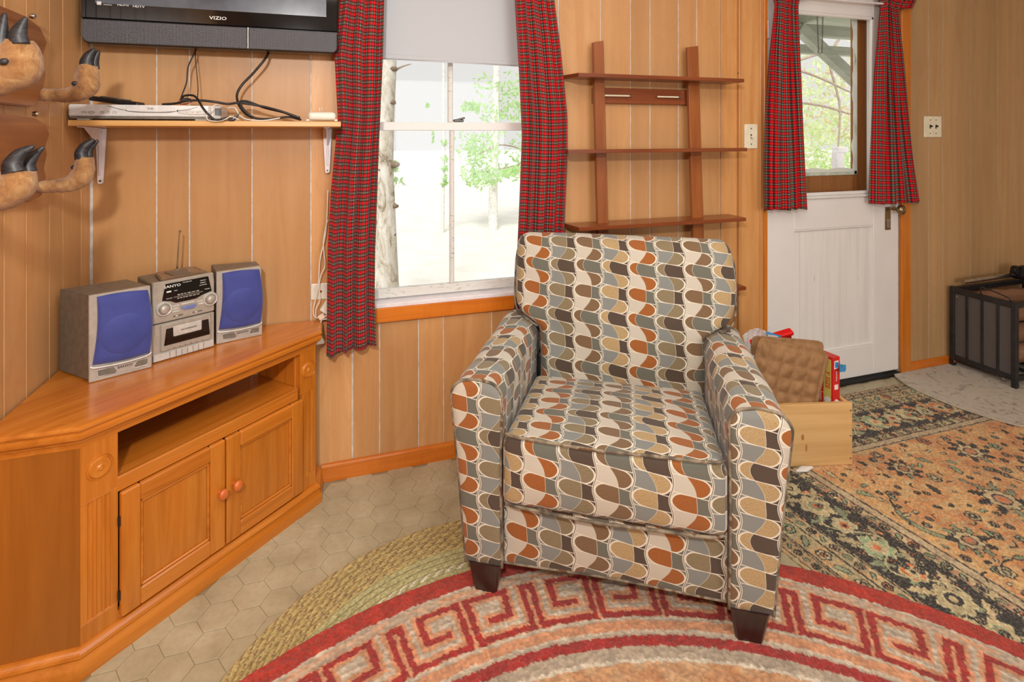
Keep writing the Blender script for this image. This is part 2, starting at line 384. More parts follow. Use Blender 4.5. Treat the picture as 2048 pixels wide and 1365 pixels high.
def m_chair(name='wave_upholstery', dark=False):
    m = Mat(name, .88, 0, .25, (140, 130, 110), sheen=.15)
    uv = m.new('ShaderNodeTexCoord').outputs['UV']; s = m.new('ShaderNodeSeparateXYZ'); m.nt.links.new(uv, s.inputs[0])
    U = Ex(s.outputs[0]); V = Ex(s.outputs[1])
    Wc, P = .098, .090
    w = (V*(2*PI/P)).sin()
    ub = U/Wc + w*.05
    col = ub.floor(); x = ub.fract()
    v = V/P + x*.16 - .02
    sfr = v.fract()
    top = sfr > .5                                   # row B
    ya = (sfr - .25)*P; yb = (sfr-.75)*P
    R = .25*P
    rx = .024; ca = .045 + rx/Wc; cb = .955 - rx/Wc; kx = Wc*R/rx
    ea = Ex.m('MAXIMUM', ca-x, 0.0)*kx; da = R - (ea*ea + ya*ya).sqrt()
    eb = Ex.m('MAXIMUM', x-cb, 0.0)*kx; db = (eb*eb + yb*yb).sqrt() - R
    d = da*(1-top) + db*top
    wave = x - .5 - ((V*(PI/P)+.9).sin())*.19
    Lr = d > 0; wr = wave > 0
    xor = (Lr-wr).abs()                              # 1 : blob / ground swap
    both = Lr*wr
    cm = col.mod(4)
    def pick(c0, c1, c2, c3):
        a = m.mix(cm > .5, c0, c1); b = m.mix(cm > 1.5, a, c2); return m.mix(cm > 2.5, b, c3)
    g = pick((206, 198, 182), (134, 138, 134), (206, 198, 182), (134, 138, 134))
    bl = pick((166, 94, 34), (140, 126, 96), (126, 98, 70), (190, 162, 116))
    th = pick((106, 107, 97), (76, 62, 54), (106, 107, 97), (76, 62, 54))
    # chenille speckle in the blobs
    cuv = m.coords('UV'); sp = m.noise(m.coords('UV', (1, .45, 1)), 520, 3, .75); tw = m.noise(cuv, 1800, 1); bg_ = m.noise(cuv, 9, 3)
    bl = m.mix(m.ramp(sp, [(.5, 0.0), (.64, .62)]), bl, (92, 66, 42))
    # Lr==0 & wr==0 -> ground ; Lr & wr -> third ; else blob
    c = m.mix(Lr*wr, g, th); c = m.mix(Ex.m('MULTIPLY', (Lr+wr), 1.0).mod(2) > .5, c, bl)
    c = m.mix(Ex(tw)*.22, c, (70, 64, 54)); c = m.mix(Ex(bg_)*.18, c, (120, 104, 80))
    line = (216, 209, 192)
    lw = (x-.5).abs()*.0030 + .0008
    c = m.mix((wave.abs()*Wc) < .0007, c, (190, 184, 168))
    # pale print line hugging the rounded ends
    c = m.mix(d.abs() < lw, c, line)
    ed = x.min(1-x)*Wc
    c = m.mix(ed < .0030, c, line); c = m.mix(ed < .0010, c, (96, 92, 82))
    m.color(c)
    m.bump(Ex(tw)*.6 + Ex(sp)*.5, .25, .0012); return m.mat
M['chair'] = m_chair()
def m_vcol(name, rough=.95, fuzz=.35, bump=.5, bs=500, dist=.004, sheen=.2, cs=90, lt=.35):
    m = Mat(name, rough, 0, .15, (180, 150, 110), sheen=sheen)
    a = m.new('ShaderNodeAttribute'); a.attribute_name = 'Col'
    n = m.noise(m.coords('Object'), bs, 3, .7); n2 = m.noise(m.coords('Object'), cs, 4, .7)
    c = m.mix(Ex(n)*fuzz, a.outputs[0], (70, 52, 40)); c = m.mix(m.ramp(n2, [(.5, 0.0), (.8, lt)]), c, (236, 220, 196)); m.color(c)
    m.bump(Ex(n)*.6+Ex(n2)*.8, bump, dist); return m.mat
M['shag'] = m_vcol('shag_pile', .95, .30, .8, 420, .006, .15, 150, .16)
M['persian'] = m_vcol('wool_pile', .95, .38, .3, 600, .002, .1, 160)
M['braid'] = m_vcol('braided_cord', .9, .25, .3, 700, .002, .1, 200)
def m_tile(name, base, dark):
    m = Mat(name, .32, 0, .5, base)
    v = m.coords('World'); a = m.noise(v, 7, 5, .6, .4); b = m.noise(v, 60, 4, .6)
    c = m.ramp(a, [(.3, dark), (.62, base), (.85, (208, 200, 178))]); c = m.mix(m.ramp(b, [(.45, 0.0), (.75, .3)]), c, (140, 126, 98))
    c = m.mix(m.rnd()*.16, c, dark)
    sp = m.noise(v, 240, 2, .5); c = m.mix(m.ramp(sp, [(.76, 0.0), (.80, .7)]), c, (236, 234, 226))
    m.color(c); m.rough(Ex(a)*.35+.2); return m.mat
M['tile'] = m_tile('vinyl_tile', (192, 181, 150), (164, 152, 122))
M['grout'] = m_tile('floor_joint', (160, 146, 116), (140, 126, 98))
# ------------------------------------------------------------------ room shell
XL, XR, YB, ZC = -.80, 4.3, -2.7, 2.45
# floor
fl = mesh('floor', [(XL-.1, YB, -.0011), (XR, YB, -.0011), (XR, WY+.12, -.0011), (XL-.1, WY+.12, -.0011), (XL-.1, YB, -.1), (XR, YB, -.1), (XR, WY+.12, -.1), (XL-.1, WY+.12, -.1)],
          [(0, 1, 2, 3), (7, 6, 5, 4), (0, 4, 5, 1), (1, 5, 6, 2), (2, 6, 7, 3), (3, 7, 4, 0)], M['grout'], kind='structure')
# hexagonal tiles
FF = .0905; Rx = FF/math.sqrt(3)
tv = []; tf = []
for z, q in ((-.002, 1.0), (.0004, 1.0), (.0009, .965)):
    for k in range(6): tv.append(((Rx-.0006)*q*math.cos(k*PI/3), (Rx-.0012)*q*math.sin(k*PI/3), z))
for l in (0, 6):
    for k in range(6): tf.append((l+k, l+(k+1) % 6, l+6+(k+1) % 6, l+6+k))
tf.append((12, 13, 14, 15, 16, 17))
tme = bpy.data.meshes.new('tile'); tme.from_pydata(tv, [], tf); tme.materials.append(M['tile'])
RC = (.4318, .0959, 1.4885); GC = (.363, 1.0754, .7415)
nt_ = 0
for i in range(-10, 46):
    for j in range(-40, 20):
        x = -.0796+i*Rx*1.5; y = 1.894+j*FF+(i % 2)*FF/2
        if not (XL < x < XR-.1 and y < WY-.01): continue
        px, py = proj(x, y)
        if not (-70 < px < 2110 and py < 1440): continue
        if math.hypot(x-RC[0], y-RC[1]) < RC[2]-.06: continue
        if math.hypot(x-GC[0], y-GC[1]) < GC[2]-.06: continue
        if -y+x < -2.19 and x < -.07: continue            # under the cabinet
        if x > 1.40 and y < 2.03: continue                # under the patterned rug
        if x > 1.75 and py > 900: continue
        if x > 3.0: continue
        o = bpy.data.objects.new('tile', tme); COL.objects.link(o); o.parent = fl; o.location = (x, y, 0); nt_ += 1
print('tiles', nt_)
# walls
def wall(name, x0, x1, y0, y1, z0=0, z1=ZC, mat=None, parent=None):
    return bx(name, x0, x1, y0, y1, z0, z1, mat or M['panel_base'], parent, 0, kind='structure')
wx0, wx1, wz0, wz1 = .05, .84, .66, 2.12       # window opening
dx0, dx1, dz1 = 2.035, 2.94, 2.07              # door opening
wb = empty('wall_back', kind='structure')
for a in ((XL-.1, wx0, 0, ZC), (wx1, dx0-.02, 0, ZC), (dx1+.02, XR, 0, ZC), (wx0, wx1, 0, wz0-.03), (wx0, wx1, wz1, ZC), (dx0-.02, dx1+.02, dz1+.02, ZC)):
    bx('wall_core', a[0], a[1], WY+.004, WY+.11, a[2], a[3], M['panel_base'], wb, 0)
def planks(parent, edges, mat, axis, off, zb=0, zt=ZC, openings=()):
    for a, b in zip(edges[:-1], edges[1:]):
        a2, b2 = a+.0026, b-.0026
        segs = [(a2, b2, zb, zt)]
        for (o0, o1, q0, q1) in openings:
            new = []
            for (s0, s1, t0, t1) in segs:
                if s1 <= o0 or s0 >= o1: new.append((s0, s1, t0, t1)); continue
                if s0 < o0: new.append((s0, o0, t0, t1))
                if s1 > o1: new.append((o1, s1, t0, t1))
                m0, m1 = max(s0, o0), min(s1, o1)
                if q0 > t0: new.append((m0, m1, t0, q0))
                if q1 < t1: new.append((m0, m1, q1, t1))
            segs = new
        for (s0, s1, t0, t1) in segs:
            if s1-s0 < .003: continue
            if axis == 'X': bx('plank', s0, s1, off+.0012, off+.0045, t0, t1, mat, parent, .0007)
            else: bx('plank', off-.0045, off-.0012, s0, s1, t0, t1, mat, parent, .0007)
inch = .0254
g0 = xat(313); ed = [XL+.004, g0]
pat = [4, 8, 8, 6, 4, 6, 4, 8]
k = 0
while ed[-1] < xat(1393)+.01: ed.append(ed[-1]+pat[k % 8]*inch); k += 1
ed = [e for e in ed if e < xat(1441)-.02]+[xat(1441)]
OP = ((wx0, wx1, wz0-.03, wz1), (dx0-.02, dx1+.02, -1, dz1+.02))
planks(wb, ed, M['panel'], 'X', WY, openings=OP)
bx('plank', xat(1441)+.001, xat(1474), WY-.003, WY+.004, 0, ZC, M['board'], wb, .0007, label='ungrooved darker corner board')
bx('plank', xat(1476), dx0-.02, WY-.008, WY+.004, 0, ZC, M['board'], wb, .001, label='plain board beside the door')
er = [dx1+.07]+[xat(p) for p in (1858, 1887, 1942, 1995, 2037)]; er += [er[-1]+.12, er[-1]+.33, er[-1]+.5]
er = [e for e in er if e < XR]+[XR]
planks(wb, er, M['panel_right'], 'X', WY)
planks(wb, [dx0-.02, 2.24, 2.44, 2.6, 2.8, dx1+.07], M['panel_right'], 'X', WY, dz1+.02, ZC)
wl = empty('wall_left', kind='structure')
bx('wall_core', XL-.11, XL-.0044, YB, WY+.1, 0, ZC, M['panel_base'], wl, 0)
el = [2.19, 2.121, 1.996, 1.915, 1.792, 1.69, 1.53, 1.41, 1.21, 1.01, .86, .76, .6, .4, .2, 0, -.2, -.5, -.8, -1.2, -1.6, -2, -2.4, -2.7][::-1]
planks(wl, el, M['panel_left'], 'Y', XL)
wall('wall_right', XR, XR+.1, YB, WY+.1, mat=M['walls'])
wr = empty('wall_rear', kind='structure')
for a in ((XL-.1, .7, 0, ZC), (2.5, XR, 0, ZC), (.7, 2.5, 0, .7), (.7, 2.5, 2.0, ZC)): bx('wall_core', a[0], a[1], YB-.1, YB, a[2], a[3], M['walls'], wr, 0)
bx('ceiling', XL-.1, XR+.1, YB-.1, WY+.11, ZC, ZC+.1, M['ceiling'], None, 0, kind='structure')
# baseboards and trims
BBP = [(0, 0), (.012, 0), (.012, .058), (.009, .064), (.004, .066), (0, .066)]
sweep('baseboard_back', [(xat(1441), WY), (-.06, WY)][::-1], BBP, M['trim'], None, kind='structure')
sweep('baseboard_right', [(dx1+.072, WY), (XR, WY)], [(0, 0), (.012, 0), (.012, .05), (.004, .056), (0, .056)], M['trim'], None, kind='structure')
def vtrim(name, x, w, d, z0=0, z1=ZC, mat='trim_v', r=True, parent=None, **k):
    return bx(name, x-w/2, x+w/2, WY-d, WY+.003, z0, z1, M[mat], parent, .003 if r else .001, kind='structure', **k)
vtrim('trim_1', xat(1475.5), .016, .020, mat='board')
vtrim('trim_2', xat(1519), .016, .014, mat='board')
vtrim('trim_3', xat(1527.5), .022, .016, 0, dz1+.08)
vtrim('trim_4', dx1+.037, .068, .016, 0, dz1+.08)
bx('trim_5', dx0-.03, dx1+.07, WY-.016, WY+.003, dz1+.01, dz1+.08, M['trim'], None, .002, kind='structure')
bx('trim_6', dx0, dx1, WY-.02, WY+.12, 0, .016, M['dark_metal'], None, .003, kind='structure')  # threshold
# ------------------------------------------------------------------ window
win = empty('window_1', loc=(0, 0, 0), kind='structure')
WP = M['white_paint']
def m_flaky():
    m = Mat('flaking_white_paint', .5, 0, .4, (226, 224, 218)); v = m.coords('World', (1, 1, 3)); n = m.noise(v, 34, 5, .7)
    m.color(m.ramp(n, [(.28, (120, 108, 88)), (.36, (186, 180, 166)), (.44, (216, 214, 208))])); m.bump(n, .4, .003); return m.mat
M['flaky'] = m_flaky()
yj0, yj1 = WY+.004, WY+.14
bx('jamb', wx0-.0, wx0+.022, yj0-.02, yj1, wz0, wz1, WP, win)
bx('jamb', wx1-.022, wx1, yj0-.02, yj1, wz0, wz1, WP, win)
bx('head_jamb', wx0, wx1, yj0-.02, yj1, wz1-.025, wz1, WP, win)
bx('window_sill', wx0-.03, wx1+.03, WY-.012, yj1+.02, wz0-.018, wz0-.002, M['white_metal'], win, .002)
bx('apron', wx0-.06, wx1+.06, WY-.016, WY, wz0-.074, wz0-.018, M['trim'], win, .002)
mx_ = xat(903, WY+.06)
def sash(y, z0, z1, br, tr, mat_b, name, mw=.018):
    s = empty(name, loc=(0, 0, 0)); s.parent = win
    x0, x1 = wx0+.022, wx1-.022
    bx('bottom_rail', x0, x1, y-.014, y+.014, z0, z0+br, mat_b, s)
    bx('top_rail', x0, x1, y-.014, y+.014, z1-tr, z1, WP, s)
    bx('stile', x0, x0+.035, y-.014, y+.014, z0+br, z1-tr, WP, s); bx('stile', x1-.035, x1, y-.014, y+.014, z0+br, z1-tr, WP, s)
    bx('mullion', mx_-mw/2, mx_+mw/2, y-.012, y+.012, z0+br, z1-tr, M['flaky'], s, .004)
    bx('pane', x0+.035, mx_-mw/2, y-.002, y+.002, z0+br, z1-tr, M['glass'], s, 0)
    bx('pane', mx_+mw/2, x1-.035, y-.002, y+.002, z0+br, z1-tr, M['glass'], s, 0)
zm = at(900, 245, WY+.055).z
sash(WY+.055, wz0+.004, zm, .036, .034, M['flaky'], 'lower_sash')
sash(WY+.09, zm-.034, wz1-.025, .034, .04, WP, 'upper_sash', .02)
# latch on the meeting rail
lt = bmesh.new(); add_box(lt, (mx_+.035, WY+.085, zm+.008), (.045, .02, .012), .004); add_cyl(lt, (mx_+.03, WY+.08, zm+.012), (mx_+.06, WY+.07, zm+.020), .004, .004, 10)
bm_obj('sash_latch', lt, M['screw'], win)
# roller blind
rb = empty('roller_blind', 'white roller blind pulled partway down inside the window, its lower edge slightly slanted', 'blind', (0, WY+.022, 0))
bl0, bl1 = at(760, 118, WY+.022).z, at(1040, 134, WY+.022).z
bm = bmesh.new(); n = 16
for i in range(n+1):
    t = i/n; x = wx0+.026+(wx1-wx0-.052)*t; zb = bl0+(bl1-bl0)*t
    for z in (zb, zb+.03, wz1-.05): bm.verts.new((x, .002*math.sin(t*9)+(.001 if z == zb else 0), z))
bm.verts.ensure_lookup_table()
for i in range(n):
    for j in range(2): bm.faces.new([bm.verts[q] for q in (i*3+j, (i+1)*3+j, (i+1)*3+j+1, i*3+j+1)])
m = Mat('blind_vinyl', .6, 0, .3, (184, 188, 192)); M['blind'] = m.mat
o = bm_obj('blind_cloth', bm, M['blind'], rb); sd = o.modifiers.new('s', 'SOLIDIFY'); sd.thickness = .0012
slat = bmesh.new()
add_box(slat, ((wx0+wx1)/2, 0, 0), (wx1-wx0-.056, .008, .02), .003, Matrix.Rotation(math.atan2(bl0-bl1, wx1-wx0), 3, 'Y'))
o = bm_obj('hem_bar', slat, M['blind'], rb); o.location = (0, 0.001, (bl0+bl1)/2+.013)
o = cyl('roller', (wx0+.03, 0, wz1-.045), (wx1-.03, 0, wz1-.045), .016, M['blind'], rb)
# ------------------------------------------------------------------ cloth builder
def cloth(name, Y, left, right, flatw, nf, amp, mat, parent=None, seed=0, nu=150, nv=70, u0=0, tuck=None):
    """left/right: [(z, x)] edges from top down; hanging folds"""
    rs = random.Random(seed); ph = [rs.random()*6 for _ in range(4)]
    zt, zb = left[0][0], left[-1][0]
    lz = [-p[0] for p in left]; rz_ = [-p[0] for p in right]
    vs = []; uv = []; fs = []
    for j in range(nv+1):
        tv_ = j/nv
        zl = left[0][0]+(left[-1][0]-left[0][0])*tv_; zr = right[0][0]+(right[-1][0]-right[0][0])*tv_
        xl = np.interp(-zl, lz, [p[1] for p in left]); xr = np.interp(-zr, rz_, [p[1] for p in right])
        a = amp*(.45+.55*min(1, tv_*2.2)) if tuck is None else amp*tuck(tv_)
        for i in range(nu+1):
            t = i/nu; s = t+.02*math.sin(2*PI*t*2+ph[0])+.012*math.sin(tv_*4+ph[1])*math.sin(PI*t)
            f = math.sin(2*PI*nf*s+ph[2]+.5*math.sin(tv_*3+ph[3]))+.35*math.sin(2*PI*nf*2.3*s+ph[1]+tv_*1.5)
            f = math.copysign(abs(f)**.8, f)
            sx = .35*(xr-xl)/nf/2/PI*math.sin(2*(2*PI*nf*s+ph[2]))
            z = zl+(zr-zl)*t + .003*math.sin(t*11+seed)*tv_
            vs.append((xl+(xr-xl)*t+sx*min(1, 6*t, 6*(1-t)), Y+a*f, z)); uv.append((u0+t*flatw, -z+ .004*math.sin(5*t+tv_*3)))
    w = nu+1
    for j in range(nv):
        for i in range(nu): fs.append((j*w+i, j*w+i+1, (j+1)*w+i+1, (j+1)*w+i))
    o = mesh(name, vs, fs, mat, parent, True, uv)
    sd = o.modifiers.new('thickness', 'SOLIDIFY'); sd.thickness = .0012; return o
def pz(lst, Y): return [(at(x, y, Y).z, at(x, y, Y).x) for x, y in lst]
cL = empty('curtain', 'red and green tartan curtain left of the window, beside the wall shelf', 'curtain', (0, 0, 0), group='window curtains')
cloth('cloth_panel', 2.125, pz([(684, -160), (681, 0), (669, 110), (676, 240), (662, 380), (655, 500), (653, 714)], 2.125),
      pz([(772, -160), (768, 0), (765, 120), (757, 300), (750, 500), (749, 600), (752, 690)], 2.125), .36, 3.4, .016, M['plaid'], cL, 3)
cR = empty('curtain', 'red and green tartan curtain right of the window, its hem behind the armchair', 'curtain', (0, 0, 0), group='window curtains')
cloth('cloth_panel', 2.135, pz([(1024, -160), (1028, 0), (1036, 150), (1041, 270), (1036, 400), (1029, 560), (1018, 735)], 2.135),
      pz([(1102, -160), (1110, 0), (1122, 90), (1136, 230), (1136, 300), (1130, 450), (1128, 735)], 2.135), .46, 4.2, .015, M['plaid'], cR, 11, u0=.1)
cyl('curtain_rod', (-.02, 2.13, 2.16), (.93, 2.13, 2.16), .008, M['white_metal'], None, label='white rod above the window carrying the curtains', cat='curtain rod')
# ------------------------------------------------------------------ door
door = empty('door_1', kind='structure', loc=(0, 0, 0))
DP = M['white_paint']
yd0, yd1 = WY+.000, WY+.040
gx0, gx1, gz0, gz1 = 2.215, 2.752, 1.002, 1.955   # glazed opening
bx('stile', dx0+.004, gx0, yd0, yd1, .028, dz1, DP, door)
bx('stile', gx1, dx1-.004, yd0, yd1, .028, dz1, DP, door)
bx('top_rail', gx0, gx1, yd0, yd1, gz1, dz1, DP, door)
bx('lock_rail', gx0, gx1, yd0, yd1, .832, gz0, DP, door)
bx('bottom_rail', gx0, gx1, yd0, yd1, .028, .188, DP, door)
def m_dpanel():
    m = Mat('aged_white_boards', .45, 0, .45, (224, 222, 214)); v = m.coords('World', (1, 1, .04)); n = m.noise(v, 30, 4, .6); n2 = m.noise(m.coords('World', (1, 1, .15)), 40, 2, .5)
    c = m.ramp(n, [(.3, (218, 216, 210)), (.6, (230, 228, 223))]); m.color(m.mix(m.ramp(n2, [(.70, 0.0), (.76, .5)]), c, (120, 112, 100))); return m.mat
M['dpanel'] = m_dpanel()
# lower panel: boards recessed in the frame
pxs = [2.145, 2.262, 2.42, 2.60, 2.801]
bx('panel', dx0+.06, 2.90, yd0+.016, yd1-.004, .10, .90, M['dpanel'], door, 0)
for a, b in zip(pxs[:-1], pxs[1:]): bx('board', a+.0008, b-.0008, yd0+.011, yd0+.018, .19, .83, M['dpanel'], door, .001)
for nm, a in (('panel_moulding', (2.138, 2.150, .186, .834)), ('panel_moulding', (2.796, 2.808, .186, .834)), ('panel_moulding', (2.138, 2.808, .822, .834)), ('panel_moulding', (2.138, 2.808, .186, .198))):
    bx(nm, a[0], a[1], yd0+.002, yd0+.014, a[2], a[3], DP, door, .004)
# glass beads
for a in ((gx0-.0, gx0+.018, gz0, gz1), (gx1-.018, gx1, gz0, gz1), (gx0, gx1, gz0, gz0+.018), (gx0, gx1, gz1-.018, gz1)):
    bx('glazing_bead', a[0], a[1], yd0-.004, yd0+.012, a[2], a[3], DP, door, .004)
bx('pane', gx0, gx1, yd0+.016, yd0+.020, gz0, gz1, M['glass'], door, 0)
bx('apron_moulding', gx0-.01, gx1+.01, yd0-.012, yd0+.002, gz0-.014, gz0-.002, DP, door, .004)
for z in (1.845, .32):
    h = bmesh.new(); add_cyl(h, (dx0+.003, WY-.010, z-.045), (dx0+.003, WY-.010, z+.045), .006, .006, 10); add_box(h, (dx0+.010, WY-.003, z), (.022, .004, .085), .001)
    bm_obj('hinge', h, M['white_metal'], door)
lk = empty('lock', loc=(0, 0, 0)); lk.parent = door
lx = xat(1775)
bx('lock_plate', lx-.020, lx+.020, yd0-.004, yd0+.001, .80, .925, M['brass'], lk, .0015)
bx('keyhole_plate', lx-.012, lx+.012, yd0-.007, yd0-.003, .812, .862, M['steel'], lk, .003)
lathe('door_knob', [(.001, 0), (.008, 0), (.008, .03), (.020, .036), (.026, .048), (.024, .060), (.012, .068), (.001, .069)], M['brass'], lk, 20, 'Y', (lx+.03, yd0-.004, .915))
# door curtain rod and curtains
rod = tube('curtain_rod', [(dx0+.06, WY-.002, 2.015), (dx0+.062, WY-.045, 2.015), (2.5, WY-.05, 2.012), (dx1-.02, WY-.045, 2.02), (dx1-.015, WY-.002, 2.02)], .006, M['white_metal'], None, 8, 3,
           label='thin white rod across the top of the door', cat='curtain rod')
YC = WY-.05
d1 = empty('curtain', 'narrow tartan curtain on the hinge side of the white door, gathered at its top', 'curtain', (0, 0, 0), group='door curtains')
cloth('cloth_panel', YC, pz([(1544, -55), (1543, -8), (1547, 8), (1536, 110), (1528, 230), (1525, 330), (1525, 421)], YC),
      pz([(1600, -55), (1598, -8), (1594, 14), (1597, 100), (1602, 220), (1607, 330), (1611, 419)], YC), .42, 5.2, .015, M['plaid'], d1, 5, nu=190)
d2 = empty('curtain', 'narrow tartan curtain on the knob side of the white door, flaring over the orange frame', 'curtain', (0, 0, 0), group='door curtains')
cloth('cloth_panel', YC-.004, pz([(1760, -55), (1759, -8), (1763, 14), (1756, 120), (1751, 220), (1747, 320), (1744, 409)], YC),
      pz([(1806, -55), (1806, -8), (1792, 12), (1800, 90), (1812, 200), (1824, 300), (1840, 404)], YC), .46, 4.2, .02, M['plaid'], d2, 8, nu=190, u0=.05)
# header frill bits sticking out of the gathering
for dd, (cx_, w_) in ((d1, (2.16, .17)), (d2, (2.885, .17))):
    cloth('header_frill', YC-.006, [(2.075, cx_-w_/2-.012), (2.0, cx_-w_/2+.004)], [(2.065, cx_+w_/2+.02), (2.0, cx_+w_/2-.004)], .36, 8, .012, M['plaid'], dd, 4, 120, 8, tuck=lambda t: 1-.6*t)
# ------------------------------------------------------------------ outer storm door and outdoors
sd_ = empty('storm_door', 'brown wooden outer door with ragged plastic film, seen through the glass of the white door', 'door', (0, 0, 0))
ys = WY+.10
BW = wood('storm_door_brown', (168, 104, 48), (134, 78, 30), (186, 124, 66), 'Z', 'World', .5, 0, 1, .4, .2)
def q(px, py, Y=ys): return at(px, py, Y)
ix, iz0 = q(1707, 60).x, q(1700, 347).z
bx('stile', ix, dx1-.06, ys-.015, ys+.02, .05, dz1, BW, sd_); bx('stile', dx0, dx0+.13, ys-.015, ys+.02, .05, dz1, BW, sd_)
bx('bottom_rail', dx0+.13, ix, ys-.015, ys+.02, .85, iz0, BW, sd_)
bx('lower_panel', dx0+.13, ix, ys-.005, ys+.01, .05, .85, BW, sd_)
PG = plain('pale_green_paint', (206, 214, 196), .5)
bx('inner_trim', ix-.022, ix+.004, ys-.022, ys-.014, iz0-.004, dz1, PG, sd_); bx('inner_trim', dx0+.13, ix, ys-.022, ys-.014, iz0-.006, iz0+.016, PG, sd_)
# ragged film: thin strip with wavy free edge along the trim
fm = Mat('clear_film', .25, 0, .5, (236, 238, 228)); 
bm = bmesh.new(); a = []; rr = random.Random(4)
for i in range(41):
    z = iz0+.018+(dz1-iz0-.03)*i/40; w_ = .012+.010*math.sin(i*.42)+.006*math.sin(i*1.1+1)
    a.append((bm.verts.new((ix-.004, ys-.024, z)), bm.verts.new((ix-.022-w_, ys-.027-.004*math.sin(i*.8), z))))
for p, r in zip(a[:-1], a[1:]): bm.faces.new((p[0], p[1], r[1], r[0]))
a = []
for i in range(41):
    x = dx0+.13+(ix-.03-dx0-.13)*i/40; w_ = .006+.010*abs(math.sin(i*.22+.6))
    a.append((bm.verts.new((x, ys-.024, iz0+.012)), bm.verts.new((x, ys-.027, iz0+.020+w_))))
for p, r in zip(a[:-1], a[1:]): bm.faces.new((p[0], p[1], r[1], r[0]))
o = bm_obj('plastic_film', bm, fm.mat, sd_); s_ = o.modifiers.new('t', 'SOLIDIFY'); s_.thickness = .0008
# ground
gm = Mat('pale_gravel', .9, 0, .2, (236, 232, 224)); v = gm.coords('World'); nn = gm.noise(v, 3, 6, .7); gm.color(gm.ramp(nn, [(.3, (226, 222, 212)), (.6, (240, 237, 230)), (.8, (214, 220, 196))])); gm.bump(nn, .3, .05)
mesh('ground', [(-30, 2.5, -.35), (45, 2.5, -.35), (45, 50, -.35), (-30, 50, -.35)], [(0, 1, 2, 3)], gm.mat, kind='structure')
# porch: posts, beam, brace and roof boards beyond the door
pch = empty('porch_frame', 'pale green porch beam with diagonal brace beyond the door glass', 'porch', (0, 0, 0))
PGM = wood('porch_paint', (190, 194, 178), (160, 164, 146), (214, 216, 204), 'X', 'World', .6, 0, 1, .2, .2)
YP = 4.2
b0, b1 = q(1540, 78, YP), q(1760, 62, YP)
bx('beam', q(1480, 60, YP).x, q(1800, 60, YP).x, YP-.05, YP+.05, q(1640, 74, YP).z, q(1640, 52, YP).z, PGM, pch, .005)
bx('beam', q(1480, 60, YP).x, q(1800, 60, YP).x, YP+.35, YP+.43, q(1640, 95, YP).z, q(1640, 76, YP).z, PGM, pch, .005)
A_, B_ = q(1600, 62, YP), q(1722, 176, YP)
d_ = (B_-A_); rot = Matrix.Rotation(-math.atan2(d_.z, d_.x), 3, 'Y')
box('brace', (A_+B_)/2+Vector((0, -.02, 0)), (d_.length+.1, .09, .105), PGM, pch, .004, rot)
px_ = q(1732, 200, YP).x
bx('post', px_, px_+.10, YP-.05, YP+.05, -.35, q(1640, 52, YP).z, PGM, pch, .004)
for i in range(16):
    bx('roof_board', 1.5+i*.30, 1.795+i*.30, WY+.15, YP+.6, 2.52, 2.54, PGM, pch, .003, rot=None)
for i in range(3):
    bx('rafter', 2.4+i*.95, 2.45+i*.95, WY+.15, YP+.5, 2.40, 2.52, PGM, pch, .003)
ch = empty('hanging_chain', 'thin double chain hanging from the porch roof, seen through the door glass', 'chain', (0, 0, 0))
for pxx in (1634, 1646):
    p0, p1 = q(pxx, 20, 2.9), q(pxx+(3 if pxx < 1640 else -2), 104, 2.9); nl = 22
    bmc = bmesh.new()
    for i in range(nl):
        c = p0.lerp(p1, i/(nl-1)); hgt = (p0-p1).length/nl*.62
        pts = [c+Vector((math.cos(t)*.005*(1 if i % 2 else .3), math.sin(t+0)*.0*1+math.cos(t)*.004*(0 if i % 2 else 1), math.sin(t)*hgt)) for t in [k*PI/3 for k in range(6)]]
        tube('x', pts, .0016, None, bm=bmc, n=5, k=2, closed=True, cap=False)
    bm_obj('chain_strand', bmc, M['screw'], ch)
tube('loop', [q(1637, 104, 2.9), q(1640, 108, 2.9), q(1644, 104, 2.9)], .0016, M['screw'], ch, 5, 3)
# foliage
def leaf_mat(name, c0, c1):
    m = Mat(name, .6, 0, .3, c0); m.color(m.mix(Ex(m.noise(m.coords('World'), 6, 2)), c0, c1))
    tr = m.new('ShaderNodeBsdfTranslucent'); tr.inputs[0].default_value = rgba(c1); mx = m.new('ShaderNodeMixShader'); mx.inputs[0].default_value = .5
    m.nt.links.new(m.b.outputs[0], mx.inputs[1]); m.nt.links.new(tr.outputs[0], mx.inputs[2]); m.nt.links.new(mx.outputs[0], m.nt.nodes['Material Output'].inputs[0]); return m.mat
LG = leaf_mat('spring_leaf', (168, 212, 134), (206, 232, 176)); LP = leaf_mat('pale_leaf', (238, 243, 214), (226, 238, 190)); LB = leaf_mat('blossom_brown', (200, 172, 136), (228, 210, 180))
def leaves(name, blobs, size, n, mat, parent, seed):
    rs = np.random.RandomState(seed); vs = []; fs = []
    for (c, r, w_) in blobs:
        for i in range(int(n*w_)):
            d = rs.normal(size=3); d /= np.linalg.norm(d)+1e-9; p = np.array(c)+d*np.array(r)*rs.rand()**.45
            a = rs.normal(size=3); a /= np.linalg.norm(a); b = np.cross(a, rs.normal(size=3)); b /= np.linalg.norm(b); s = size*(.6+.8*rs.rand())
            k = len(vs); nrm = np.cross(a, b)*s*.18
            vs += [tuple(p-a*s), tuple(p-b*s*.42+nrm), tuple(p+a*s), tuple(p+b*s*.42+nrm)]; fs += [(k, k+1, k+2), (k, k+2, k+3)]
    return mesh(name, vs, fs, mat, parent, kind='stuff')
def blob(px, py, Y, rx, rz, w_): p = q(px, py, Y); return ((p.x, p.y, p.z), (rx, .6*min(1, rx*3), rz), w_)
